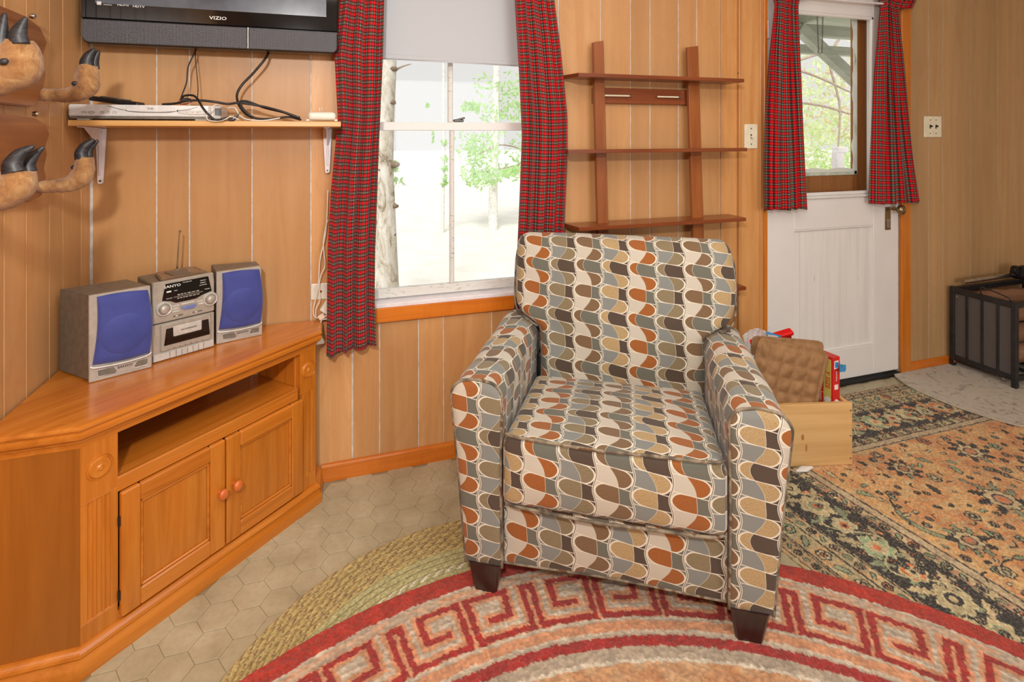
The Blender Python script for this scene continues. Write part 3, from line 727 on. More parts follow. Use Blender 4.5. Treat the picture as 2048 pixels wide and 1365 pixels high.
BK = Mat('birch_bark', .85, 0, .2, (216, 208, 196)); v = BK.coords('Object', (1, 1, .5)); n1 = BK.noise(v, 9, 5, .7, 1); n2 = BK.noise(BK.coords('Object', (1, 1, 4)), 16, 3)
c = BK.ramp(n1, [(.36, (150, 132, 112)), (.46, (206, 196, 180)), (.6, (232, 227, 218))]); BK.color(BK.mix(BK.ramp(n2, [(.62, 0.0), (.74, .5)]), c, (150, 138, 124))); BK.bump(n1, .7, .02)
TW = plain('branch_bark', (186, 166, 150), .9)
t1 = empty('birch_tree', 'pale birch trunk with knots outside the window, beside the left curtain', 'tree', (0, 0, 0))
YT = 4.7
pts = [q(x, y, YT) for x, y in ((781, 640), (775, 575), (772, 460), (768, 330), (771, 220), (776, 120), (774, 20), (772, -120))]
tube('trunk', pts, [.112, .098, .086, .080, .076, .072, .068, .06], BK.mat, t1, 16, 8)
KN = plain('bark_knot', (138, 118, 98), .9)
for x, y, r in ((786, 138, .045), (784, 205, .040), (789, 330, .05), (762, 340, .04), (790, 412, .035), (786, 470, .03)):
    bmk = bmesh.new(); p = q(x, y, YT-.045); rr = bmesh.ops.create_icosphere(bmk, subdivisions=2, radius=r)
    for vv in rr['verts']: vv.co = Vector((vv.co.x*.9, vv.co.y*.7, vv.co.z*.55))+p+Vector((random.uniform(-.006, .006), 0, random.uniform(-.006, .006)))
    bm_obj('knot', bmk, KN, t1, True)

leaves('foliage', [blob(789, 335, 5, .05, .05, .05), blob(792, 362, 5, .08, .03, .05)], .04, 420, LG, t1, 15)
tube('branch', [q(778, 150, YT), q(800, 135, YT), q(822, 128, YT)], [.016, .01, .004], TW, t1, 6)
t2 = empty('leafy_tree', 'bright green leafy tree far outside, in the right half of the window', 'tree', (0, 0, 0))
tube('trunk', [q(988, 560, 9), q(986, 420, 9), q(990, 270, 9), q(994, 120, 9), q(1000, -40, 9)], [.09, .08, .07, .06, .05], plain('white_bark', (238, 234, 228), .9), t2, 8)
leaves('foliage', [blob(956, 300, 9, .35, .28, .9), blob(958, 350, 9, .32, .24, 1.0), blob(1012, 345, 9, .38, .16, .8), blob(945, 215, 9, .22, .10, .35),
                   blob(1005, 225, 9, .5, .22, .6), blob(1000, 170, 9, .55, .28, .5), blob(1045, 190, 9, .4, .3, .5), blob(1045, 300, 9, .3, .3, .4), blob(960, 270, 9, .5, .15, .3)], .05, 250, LG, t2, 2)
for pp in (((955, 310), (1000, 290), (1050, 300)), ((940, 350), (990, 340), (1040, 330))): tube('branch', [q(x, y, 9.1) for x, y in pp], [.02, .015, .01], TW, t2, 5)
t3 = empty('young_tree', 'thin young tree with a few green leaf clumps outside, left of the window mullion', 'tree', (0, 0, 0))
tube('trunk', [q(884, 520, 9), q(886, 380, 9), q(888, 240, 9), q(886, 60, 9)], [.035, .03, .025, .02], plain('white_twig', (232, 228, 220), .9), t3, 6)
leaves('foliage', [blob(889, y, 9, .06, .05, .12) for y in (285, 318, 338, 355, 368)]+[blob(855, 210, 9, .04, .04, .04), blob(866, 275, 9, .02, .1, .05)], .04, 420, LG, t3, 5)
t4 = empty('blossoming_thicket', 'pale green blossoming thicket behind the porch, seen through the door glass', 'thicket', (0, 0, 0))
ctr = q(1655, 240, 8)
leaves('foliage', [((ctr.x, 8.4, ctr.z-.9), (1.9, 1.0, 2.3), 2.0), ((ctr.x+.5, 9.4, ctr.z), (2.6, .8, 2.6), 2.2)], .075, 900, LP, t4, 6)
leaves('leaf_clump', [((ctr.x-.3, 8, ctr.z-1.3), (1.4, .8, .9), .5), ((ctr.x+.5, 8, ctr.z-.9), (.7, .7, .5), .5)], .05, 500, LG, t4, 9)
leaves('blossom', [((ctr.x, 7.6, ctr.z+.3), (1.4, .7, .8), .5)], .045, 650, LB, t4, 7)
for j, pp in enumerate((((1590, 140), (1620, 148), (1660, 165), (1700, 184), (1730, 190)), ((1600, 205), (1650, 213), (1700, 228), (1730, 232)), ((1600, 120), (1640, 108), (1700, 98)), ((1690, 60), (1660, 120), (1680, 220), (1670, 360)))):
    tube('branch', [q(x, y, 6.4) for x, y in pp], [.022, .02, .016, .012, .01][:len(pp)], TW, t4, 6)
wp = empty('white_post', 'small white post standing in the thicket behind the door glass', 'post', (0, 0, 0))
p = q(1676, 330, 6.0); bx('upright', p.x-.07, p.x+.07, 5.95, 6.05, -.35, q(1676, 302, 6).z, M['white_metal'], wp, .01); bx('cap', p.x-.05, p.x+.14, 5.94, 6.06, q(1676, 306, 6).z, q(1676, 294, 6).z, M['white_metal'], wp, .01)
# ------------------------------------------------------------------ wall plates and cords
def plate(name, label, x0, z0, x1, z1, kind, mat='ivory'):
    e = empty(name, label, 'wall plate' if kind == 'blank' else 'light switch', ((x0+x1)/2, WY, (z0+z1)/2)); w_, h_ = x1-x0, z1-z0
    yo = -.008 if x0 > 1.7 and x0 < 2 else 0
    box('cover_plate', (0, -.003+yo, 0), (w_, .006, h_), M[mat], e, .002, seg=2)
    def sw(x):
        box('slot', (x, -.0064+yo, 0), (.008, .001, .022), M['dark_metal' if kind == 'double' else 'screw'], e, 0)
        box('toggle', (x, -.012+yo, -.004 if kind != 'double' else .004), (.007, .016, .009), M['ivory' if kind != 'double' else 'black_plastic'], e, .002, Matrix.Rotation(.5, 3, 'X'))
        for s in (1, -1): cyl('screw', (x, -.0055+yo, s*h_*.32), (x, -.0075+yo, s*h_*.32), .0032, M['screw'], e, n=10)
    if kind == 'single': sw(0)
    if kind == 'double': sw(-.023); sw(.023)
    if kind == 'blank': cyl('centre_hole', (.004, -.0055, 0), (.004, -.0072, 0), .0045, plain('rust', (132, 70, 36), .7), e, n=12)
    return e
a, b = at(1485.5, 248.5, WY), at(1511, 297, WY); plate('switch_plate', 'single ivory light switch plate on the plain board between ladder shelf and door', a.x, b.z, b.x, a.z, 'single')
a, b = at(1846.5, 232.5, WY), at(1881, 274.5, WY); plate('switch_plate', 'double ivory switch plate with two dark toggles on the wall right of the door', a.x, b.z, b.x, a.z, 'double')
a, b = at(622, 568, WY), at(657, 597, WY); plate('wall_plate', 'small blank white wall plate with a rusty centre screw behind the hanging white cord', a.x, b.z, b.x, a.z, 'blank', 'white_plastic')
Yc = WY-.03
cord = empty('telephone_cord', 'thin white doubled cord hanging between cabinet and left window curtain, ending in a flat plug', 'cord', (0, 0, 0))
tube('cord_strand', [at(x, y, Yc) for x, y in ((656, 380), (653, 450), (648, 485), (640, 520), (636, 575), (628, 612), (627, 628), (633, 636), (641, 634))], .0022, M['cable_white'], cord)
tube('cord_strand', [at(x, y, Yc-.004) for x, y in ((655, 440), (647, 480), (648, 505), (650, 532), (642, 550), (638, 575), (640, 600), (632, 618), (632, 632))], .0020, M['cable_white'], cord)
tube('cord_tail', [at(x, y, Yc-.005) for x, y in ((650, 634), (655, 630), (653, 638), (644, 640), (640, 650), (638, 662), (637.5, 674))], .0026, M['cable_white'], cord)
p = at(643, 634, Yc-.006); box('connector', p, (.024, .014, .020), plain('beige_plastic', (222, 202, 178), .4), cord, .003, Matrix.Rotation(-.6, 3, 'Y'))
p = at(639, 680, Yc-.006)
prism_y('flat_plug', [(p.x-.017, p.z-.018), (p.x+.017, p.z-.016), (p.x+.018, p.z-.008), (p.x+.010, p.z+.006), (p.x+.008, p.z+.016), (p.x-.004, p.z+.018), (p.x-.008, p.z+.010), (p.x-.014, p.z-.004)], p.y-.004, p.y+.008, M['white_plastic'], cord, .002)
ad = empty('power_adapter', 'white wedge-shaped power adapter half hidden by the left window curtain', 'adapter', (0, 0, 0))
P3 = [at(x, y, 2.16) for x, y in ((655, 597), (668, 600), (668, 640), (657, 633), (639, 621))]
prism_y('housing', [(v.x, v.z) for v in P3], 2.155, 2.187, M['white_plastic'], ad, .003)
# small marks on wall: nail by the left bracket
def nail(px, py, label, Y=WY, r=.0028, mat='screw', cat='screw'):
    p = at(px, py, Y); e = lathe('screw', [(.0005, 0), (r*1.3, .0005), (r, .002), (.0005, .0026)], M[mat], None, 12, 'Y', p, label=label, cat=cat); return e
nail(360, 463, 'small screw in the wood panelling above the stereo aerial')
nail(1476, 146, 'tiny grey screw in the corner strip beside the top ladder shelf', WY-.02)
nail(190, 84, 'small screw in the panelling under the left corner of the television', WY)
# ------------------------------------------------------------------ television
tvx0, tvx1 = -.785, -.001; TY = 2.08
tz0 = 1.620; tzs = 1.70
tv = empty('television', 'black flat-screen television mounted high on the wall above the pine shelf', 'television', ((tvx0+tvx1)/2, TY, tz0))
w2 = (tvx1-tvx0)/2
def rrect(x0, x1, z0, z1, r, n=5, corners=(1, 1, 1, 1)):
    P = []
    for (cx, cz, a0, on) in ((x0+r, z0+r, PI, corners[0]), (x1-r, z0+r, 1.5*PI, corners[1]), (x1-r, z1-r, 0, corners[2]), (x0+r, z1-r, .5*PI, corners[3])):
        if on:
            for i in range(n+1): a = a0+PI/2*i/n; P.append((cx+r*math.cos(a), cz+r*math.sin(a)))
        else: P.append((cx+math.copysign(r, math.cos(a0+.78)), cz+math.copysign(r, math.sin(a0+.78))))
    return P
prism_y('case', rrect(-w2, w2, 0, .56, .022),   .006, .060, M['black_plastic'], tv, .002)
prism_y('bezel', [(-w2, tzs-tz0), (w2, tzs-tz0-.002), (w2, .56), (-w2, .56)], -.004, .010, M['black_gloss'], tv, .003)
scr = Mat('lcd_screen', .22, 0, .6, (58, 64, 74)); scr.color(scr.ramp(scr.noise(scr.coords('Object'), 8, 3), [(.3, (52, 58, 68)), (.7, (88, 94, 106))]))
box('screen', (.0, -.0045, .330), (.705, .002, .40), scr.mat, tv, 0)
prism_y('speaker_bar', rrect(-w2+.004, -.006+.10, .002, tzs-tz0-.004, .022, 5, (1, 0, 0, 0)), -.010, .010, M['grille'], tv, .002)
prism_y('speaker_bar', rrect(.098, w2-.003, .002, tzs-tz0-.006, .016, 5, (0, 1, 0, 0)), -.010, .010, M['grille'], tv, .002)
box('bar_divider', (.096, -.011, .040), (.0022, .003, .072), M['silver'], tv, 0)
text('lettering', 'VIZIO', .0155, M['print_white'], tv, (.002, -.0052, .103), sx=1.35)
text('lettering', 'HDMI', .0100, M['print_white'], tv, (-.276, -.0052, .1285), sx=1.3); text('lettering', 'HDTV', .0105, M['print_white'], tv, (-.232, -.0052, .1265), sx=1.2)
box('badge', (-.342, -.0052, .130), (.012, .001, .011), M['print_white'], tv, 0); text('lettering', 'DOLBY', .0056, M['print_white'], tv, (-.318, -.0052, .133), sx=1.3); text('lettering', 'DIGITAL', .0048, M['print_white'], tv, (-.318, -.0052, .126), sx=1.3)
box('wall_mount', (0, .085, .28), (.3, .048, .2), M['dark_metal'], tv, .004)
def cable(name, pts, r, label, mat='cable_black', **k):
    return tube(name, pts, r, M[mat], None, 8, 7, label=label, cat='cable', **k)
A = lambda x, y, Y=2.11: at(x, y, Y)
ca_ = empty('cable', 'black cable hanging from the middle of the television down behind the disc player', 'cable', (0, 0, 0))
tube('wire', [A(393, 88, 2.155), A(393, 97, 2.14), A(386, 112), A(376, 135), A(373, 165), A(364, 190), A(362, 197, 2.10)], .0024, M['cable_black'], ca_)
tube('wire', [A(392, 88, 2.155), A(391, 100, 2.14), A(391, 120, 2.12), A(394, 150, 2.12), A(396, 175, 2.12), A(395, 197, 2.10)], .0015, M['cable_black'], ca_)
cable('cable', [A(541, 92, 2.155), A(538, 104, 2.14), A(527, 122), A(505, 148), A(484, 170), A(474, 190, 2.10), A(478, 210, 2.08), A(490, 226, 2.07), A(505, 236, 2.04)], .0042, 'thick black cable curving down from the right half of the television to the shelf')
# ------------------------------------------------------------------ wall shelf
sh = empty('wall_shelf', 'light pine wall shelf on two white brackets under the television', 'shelf', (-.79, 2.0, 1.361), rx=math.radians(-1.8))
box('board', (.4, .09, 0), (.80, .18, .018), M['pine'], sh, .0015)
SZ = 1.371
def bracket(px, zt, hgt, lab):
    x = xat(px, 2.185)+.79
    b = empty('bracket', None, None, (x, 0, 0)); b.parent = sh; tag(b, lab)
    box('shelf_arm', (0, .10, -.011), (.020, .15, .003), M['white_metal'], b, .001)
    P = [(-.016, -.010), (.016, -.010), (.0155, -.03), (.0085, -hgt+.006), (.005, -hgt), (-.005, -hgt), (-.0085, -hgt+.006), (-.0155, -.03)]
    prism_y('wall_arm', P, .176, .1805, M['white_metal'], b, .001)
    prism_y('rib', [(-.003, -.012), (.003, -.012), (.002, -hgt+.03), (-.002, -hgt+.03)], .166, .177, M['white_metal'], b, .001)
    bmx = bmesh.new(); a = [bmx.verts.new(v) for v in ((-.0015, .05, -.012), (.0015, .05, -.012), (.0015, .168, -.075), (-.0015, .168, -.075))]
    a2 = [bmx.verts.new(v) for v in ((-.0015, .168, -.012), (.0015, .168, -.012))]; bmx.faces.new((a[0], a[1], a[2], a[3])); bmx.faces.new((a[0], a[3], a2[0])); bmx.faces.new((a[1], a2[1], a[2])); bmx.faces.new((a[0], a2[0], a2[1], a[1]))
    bm_obj('gusset', bmx, M['white_metal'], b)
    for z in (-.022, -hgt+.010): cyl('screw', (0, .173, z), (0, .177, z), .0038, M['screw'], b, n=10)
bracket(204, 0, .198, 'left white bracket'); bracket(655, 0, .178, 'right white bracket')
# DVD player
dv = empty('disc_player', 'slim silver DVD player on the left half of the pine shelf', 'dvd player', (-.585, 2.02, SZ), rx=math.radians(-1.2)); dv.scale = (1, 1, 1.36)
dw = .208
prism('base', [(-dw, .0), (dw-.018, .0), (dw, .02), (dw, .145), (-dw, .145)], .005, .036, M['dvd_silver'], dv, .001)
prism('fascia', [(-dw, -.008), (-.10, -.013), (.05, -.014), (dw-.03, -.009), (dw-.02, .003), (-dw, .003)], .009, .035, M['dvd_silver'], dv, .002)
prism('lower_lip', [(-dw+.004, -.005), (dw-.024, -.005), (dw-.02, .003), (-dw+.004, .003)], .003, .009, M['silver_dark'], dv, .001)
prism_y('disc_tray', rrect(-.052, .082, .0205, .0325, .003), -.0158, -.006, M['dvd_silver'], dv, .0006)
tube('tray_line', [(-.054, -.0152, .0215), (-.02, -.0163, .0185), (.02, -.0165, .018), (.06, -.016, .0185), (.084, -.0152, .0215)], .0006, M['print_black'], dv, 6)
tube('fascia_line', [(-.105, -.0140, .033), (-.075, -.0146, .026), (-.050, -.015, .0225)], .0005, M['print_black'], dv, 6); tube('fascia_line', [(.086, -.0145, .0222), (.12, -.0128, .026), (.145, -.0112, .032)], .0005, M['print_black'], dv, 6)
text('lettering', 'DVD', .0055, M['print_black'], dv, (.014, -.0162, .0265), sx=1.5)
for bx_, bw in ((-.166, .013), (-.146, .018), (-.118, .011), (-.102, .0095), (-.085, .0125)):
    o = tube('button', [(bx_+math.cos(t)*bw/2, -.0125-.0006, .0175+math.sin(t)*.0022) for t in [k*PI/6 for k in range(12)]], .0005, M['silver_dark'], dv, 5, 1, True, cap=False)
prism_y('port_panel', [(x*.045+.135, .0185+z*.005) for x, z in [(math.cos(k*PI/8), math.sin(k*PI/8)) for k in range(16)]], -.0142, -.009, M['silver_light'], dv, .0008)
for x in (.115, .132, .148): cyl('socket', (x, -.0138, .019), (x, -.0146, .019), .001, M['black_plastic'], dv, n=8)
lathe('jack', [(.0004, 0), (.0022, 0), (.0022, .001), (.0004, .001)], M['black_plastic'], dv, 10, 'Y', (.089, -.0140, .0225))
for k in range(5): box('vent_slot', (dw-.014+k*.0034, .006+k*.0036, .022), (.0012, .006, .018), M['black_plastic'], dv, 0, Matrix.Rotation(math.radians(48), 3, 'Z'))
for x in (-dw+.035, dw-.055): box('foot', (x, .012, .0026), (.034, .022, .005), M['white_plastic'], dv, .001)
# remote behind it
rm = empty('remote_control', 'black remote control lying at an angle on top of the silver disc player', 'remote', (-.690, 2.09, SZ+.062), rz=-.18)
bmr = bmesh.new(); add_box(bmr, (0, 0, 0), (.15, .045, .016), .005, Matrix.Rotation(.14, 3, 'Y'), 2); bm_obj('body', bmr, M['black_plastic'], rm)
for i in range(5):
    for j in (-1, 0, 1): box('button', (-.04+i*.018, j*.012, .010+.04*.14-i*.018*.14), (.008, .006, .004), M['silver_dark'], rm, .001)
# cables on the shelf
S = lambda x, y, Y: at(x, y, Y)
cable('cable', [S(362, 200, 2.09), S(368, 192, 2.06), S(385, 191, 2.04), S(395, 198, 2.02), S(405, 215, 1.99), S(420, 232, 1.985), S(432, 240, 1.985), S(446, 238, 1.985), S(458, 234, 1.99)], .0036, 'black cable looping over the right end of the disc player')
cable('cable', [S(325, 209, 2.07), S(352, 207, 2.06), S(372, 202, 2.05), S(400, 201, 2.05), S(430, 204, 2.05), S(455, 208, 2.06), S(480, 206, 2.06), S(520, 212, 2.07), S(560, 222, 2.06), S(600, 236, 2.06)], .0040, 'black cable stretched along the shelf from disc player to white power brick')
cable('cable', [S(600, 239, 2.07), S(575, 234, 2.08), S(545, 238, 2.07), S(510, 236, 2.05), S(490, 222, 2.05), S(480, 205, 2.06), S(495, 203, 2.07), S(530, 216, 2.08), S(570, 226, 2.09), S(602, 240, 2.09)], .0040, 'black cable coiled in a flat loop on the right half of the shelf')
cable('cable', [S(446, 214, 2.02), S(430, 210, 1.985), S(416, 226, 1.985), S(414, 238, 1.985), S(424, 242, 1.985), S(440, 242, 1.985), S(452, 238, 1.985), S(462, 233, 1.99), S(478, 240, 2.0)], .0018, 'thin pale cable looped around the right corner of the disc player', 'cable_white')
cable('cable', [S(455, 216, 2.06), S(470, 216, 2.05), S(480, 232, 2.04), S(500, 240, 2.03), S(530, 241, 2.04), S(560, 236, 2.05)], .0022, 'thin pale cable lying among the black ones on the shelf', 'cable_white')
cable('cable', [S(360, 198, 2.12), S(358, 207, 2.11), S(372, 208, 2.10), S(392, 200, 2.09)], .0014, 'thin red wire coiled behind the disc player', 'red_card')
tp = box('plug', S(372, 200, 2.06), (.028, .018, .012), M['black_plastic'], None, .003, label='small black plug resting on the disc player', cat='plug')
pg = empty('plug', 'black rubber plug lying at the right corner of the disc player', 'plug', (0, 0, 0))
p = S(474, 234, 2.0); bmp = bmesh.new(); add_cyl(bmp, p+Vector((-.012, 0, -.008)), p+Vector((.006, 0, .010)), .007, .002, 10); bm_obj('strain_relief', bmp, M['black_plastic'], pg)
bmp = bmesh.new(); add_box(bmp, p+Vector((-.016, 0, -.009)), (.016, .012, .010), .002); bm_obj('plug_body', bmp, M['black_plastic'], pg)
br = empty('power_brick', 'white rounded power brick with upturned prongs at the right end of the pine shelf', 'power brick', (S(644, 241, 2.04).x, 2.055, SZ))
box('housing', (0, 0, .0185), (.094, .045, .030), M['white_plastic'], br, .012, seg=4)
for s in (1, -1): box('end_clip', (s*.047, -.012, .004), (.012, .02, .007), M['white_plastic'], br, .002)
for s in (-.004, .004): box('prong', (s-.004, 0, .041), (.0018, .007, .020), M['steel'], br, .0005)
# ------------------------------------------------------------------ ladder shelf
ld = empty('ladder_shelf', 'reddish-brown wall-hung ladder shelf with four boards between window curtain and door', 'shelf', (0, 0, 0))
for x0_, x1_, t in ((1.062, 1.112, 1.726), (1.545, 1.604, 1.727)):
    bmu = bmesh.new(); xc = (x0_+x1_)/2; w_ = x1_-x0_
    vv = []
    for z, dy, dx in ((.02, -.055, .020), (t, 0, 0)):
        for (a, b) in ((-1, 0), (1, 0), (1, 1), (-1, 1)):
            vv.append(bmu.verts.new((xc+dx+a*w_/2, 2.145+dy+(b*.020), z+(.010 if (z > 1 and a > 0) else 0))))
    for f in ((0, 1, 2, 3), (7, 6, 5, 4), (0, 4, 5, 1), (1, 5, 6, 2), (2, 6, 7, 3), (3, 7, 4, 0)): bmu.faces.new([vv[i] for i in f])
    bmesh.ops.bevel(bmu, geom=list(bmu.edges), offset=.002, segments=1, affect='EDGES')
    bm_obj('upright', bmu, M['walnut_z'], ld)
a, b = at(1185, 175, 2.175), at(1377, 210, 2.175)
bx('back_rail', a.x, b.x+.03, 2.168, 2.186, b.z, a.z, M['walnut'], ld, .002)
for (xa, ya, xb, yb) in ((1206, 191, 1260, 192), (1315, 193.5, 1358, 194.5)):
    e = empty('peg_rod'); e.parent = ld; pa, pb = at(xa, ya, 2.150), at(xb, yb, 2.150)
    cyl('rod', pa, pb, .0040, M['ivory'], e, n=10); cyl('ferrule', pb+Vector((-.004, 0, 0)), pb+Vector((.008, 0, 0)), .0045, M['steel'], e, n=12); cyl('mount', pb, pb+Vector((.0, .018, 0)), .003, M['steel'], e, n=8)
for (x0_, x1_, z, cut, tilt) in ((.947, 1.783, 1.571, 1, 0), (.900, 1.800, 1.253, -1, -2.6), (.949, 1.794, .930, 1, 0), (.949, 1.794, .612, 1, 0)):
    yf, yb_ = 2.05, 2.172
    P = [(x0_, yf), (x1_, yf), (x1_+.001, yb_), (x0_-(.02 if cut > 0 else -.03), yb_)]
    e = prism('shelf_board', P, -.008, .008, M['walnut'], ld, .0015)
    e.location = (0, 0, z)
    if tilt:
        e.location = (0, 2.05*(1-math.cos(math.radians(tilt))), z+2.05*math.sin(math.radians(-tilt))); e.rotation_euler = (math.radians(tilt), 0, 0)
        e.location.y = 2.05*(1-math.cos(math.radians(tilt))); e.location.z = z-2.05*math.sin(math.radians(tilt))
# ------------------------------------------------------------------ corner cabinet
CA, CB = Vector((-.594, 1.568)), Vector((-.055, 2.067)); cph = math.atan2(CB.y-CA.y, CB.x-CA.x)
cab = empty('corner_cabinet', 'honey oak corner cabinet with open slot and two panelled doors under the stereo', 'cabinet', (CA.x, CA.y, 0), cph)
def LC(x, y):
    d = Vector((x, y))-CA; c, s = math.cos(-cph), math.sin(-cph); return Vector((d.x*c-d.y*s, d.x*s+d.y*c))
CL = (CB-CA).length
cpath = [LC(-.793, CA.y), Vector((0, 0)), Vector((CL, 0)), LC(CB.x, 2.182)]
def inset(d):
    out = []
    for i, p in enumerate(cpath):
        ds = []
        if i > 0: ds.append((cpath[i]-cpath[i-1]).normalized())
        if i < 3: ds.append((cpath[i+1]-cpath[i]).normalized())
        ns = [Vector((-e.y, e.x)) for e in ds]; m = ns[0]+ns[1] if len(ns) == 2 else ns[0]
        if len(ns) == 2: m = m/m.dot(ns[0])
        out.append(p+m*d)
    return out
TP = [(-.03, .6195), (-.007, .6195), (-.002, .6175), (0, .613), (0, .609), (-.002, .605), (-.0055, .6035), (-.0055, .6005), (-.002, .598), (-.0015, .592), (-.004, .585), (-.010, .579), (-.015, .577), (-.015, .573), (-.019, .569), (-.0212, .562), (-.0212, .556), (-.03, .556)]
sweep('top_moulding', cpath, TP, M['oak_x'], cab)
BP = [(-.03, 0), (0, 0), (0, .026), (-.002, .032), (-.007, .038), (-.010, .046), (-.008, .050), (-.005, .053), (-.007, .059), (-.013, .064), (-.016, .069), (-.0212, .070), (-.03, .070)]
sweep('base_moulding', cpath, BP, M['oak_x'], cab)
corner = LC(-.793, 2.182); ip = inset(.0285)
prism('top_board', [tuple(v) for v in ip]+[tuple(corner)], .598, .6200, M['oak_x'], cab, 0)
i0, i1 = inset(.022), inset(.038)
prism('side_panel', [tuple(i0[0]), tuple(i0[1]), tuple(i1[1]), tuple(i1[0])], .06, .57, M['oak_side'], cab)
prism('side_panel', [tuple(i0[2]), tuple(i0[3]), tuple(i1[3]), tuple(i1[2])], .06, .57, M['oak_side'], cab)
yf = .022
def stile(x0, x1, fx):
    z0, z1 = .115, .415
    def blk(a, b): bx('stile_block', x0, x1, yf, yf+.02, a, b, M['oak_z'], e, .0008)
    e = empty('fluted_stile'); e.parent = cab
    blk(.06, z0); blk(z1, .575)
    P = [(x0, yf+.02), (x0, yf)]
    for c in fx:
        for k in range(7):
            a = PI*k/6; P.append((c-.0062*math.cos(a), yf+.0042*math.sin(a)))
    P += [(x1, yf), (x1, yf+.02)]
    prism('flutes', P, z0+.004, z1-.004, M['oak_z'], e)
    for zz in (z0, z1-.004):
        bx('flute_end', x0, x1, yf, yf+.02, zz, zz+.004, M['oak_z'], e, .0005)
    xc = (x0+x1)/2
    lathe('rosette', [(.001, .006), (.005, .007), (.0075, .0045), (.011, .0035), (.018, .0062), (.023, .0060), (.0255, .001), (.0275, -.0010), (.030, .0022), (.031, .0005), (.031, -.001)], M['oak_z'], e, 32, 'Y', (xc, yf, .488))
    return e
stile(.009, .0915, (.030, .049, .068)); stile(.6595, CL-.009, (.668, .687, .706))
bx('upper_rail', .088, .650, yf, yf+.02, .560, .580, M['oak_x'], cab); bx('middle_rail', .088, .650, yf-.002, yf+.02, .400, .440, M['oak_x'], cab, .003)
bx('bottom_rail', .088, .650, yf, yf+.02, .060, .092, M['oak_x'], cab)
bx('slot_floor', .070, .665, yf+.02, .36, .424, .438, M['oak_x'], cab); bx('slot_side', .066, .086, yf+.02, .36, .438, .58, M['oak_z'], cab); bx('slot_side', .652, .668, yf+.02, .36, .438, .58, M['oak_z'], cab)
bx('slot_back', .066, .668, .358, .364, .438, .58, M['black_plastic'], cab, 0, label='black sheet standing for the shade in the open slot back')  # black colour stands in for the darkness beyond the open back
def cdoor(x0, x1, z0, z1, knobx, hinge):
    e = empty('cabinet_door'); e.parent = cab; w_ = .046; y0, y1 = yf-.017, yf-.0005
    bx('door_stile', x0, x0+w_, y0, y1, z0, z1, M['oak_z'], e, .0035); bx('door_stile', x1-w_, x1, y0, y1, z0, z1, M['oak_z'], e, .0035)
    bx('door_rail', x0+w_, x1-w_, y0, y1, z0, z0+w_, M['oak_x'], e, .0035); bx('door_rail', x0+w_, x1-w_, y0, y1, z1-w_, z1, M['oak_x'], e, .0035)
    bx('door_panel', x0+w_-.003, x1-w_+.003, y0+.010, y0+.014, z0+w_-.003, z1-w_+.003, M['oak_z'], e, 0)
    a, b, c, d = x0+w_, x1-w_, z0+w_, z1-w_
    for (q0, q1, r0, r1) in ((a, a+.008, c, d), (b-.008, b, c, d), (a, b, c, c+.008), (a, b, d-.008, d)):
        bx('panel_bead', q0, q1, y0+.0035, y0+.011, r0, r1, M['oak_x'], e, .003)
    zk = (z0+z1)/2+.012
    lathe('knob', [(.0005, 0), (.006, .0), (.0055, .006), (.007, .010), (.0135, .014), (.0155, .019), (.0145, .024), (.009, .027), (.0005, .028)], M['knob'], e, 24, 'Y', (knobx, y0, zk))
    for z in (z0+.055, z1-.075): cyl('hinge_pin', (hinge, yf-.006, z-.012), (hinge, yf-.006, z+.012), .0035, M['dark_metal'], e, n=10)
    return e
cdoor(.0930, .374, .080, .402, .355, .0915); cdoor(.378, .6585, .080, .402, .401, .6600)
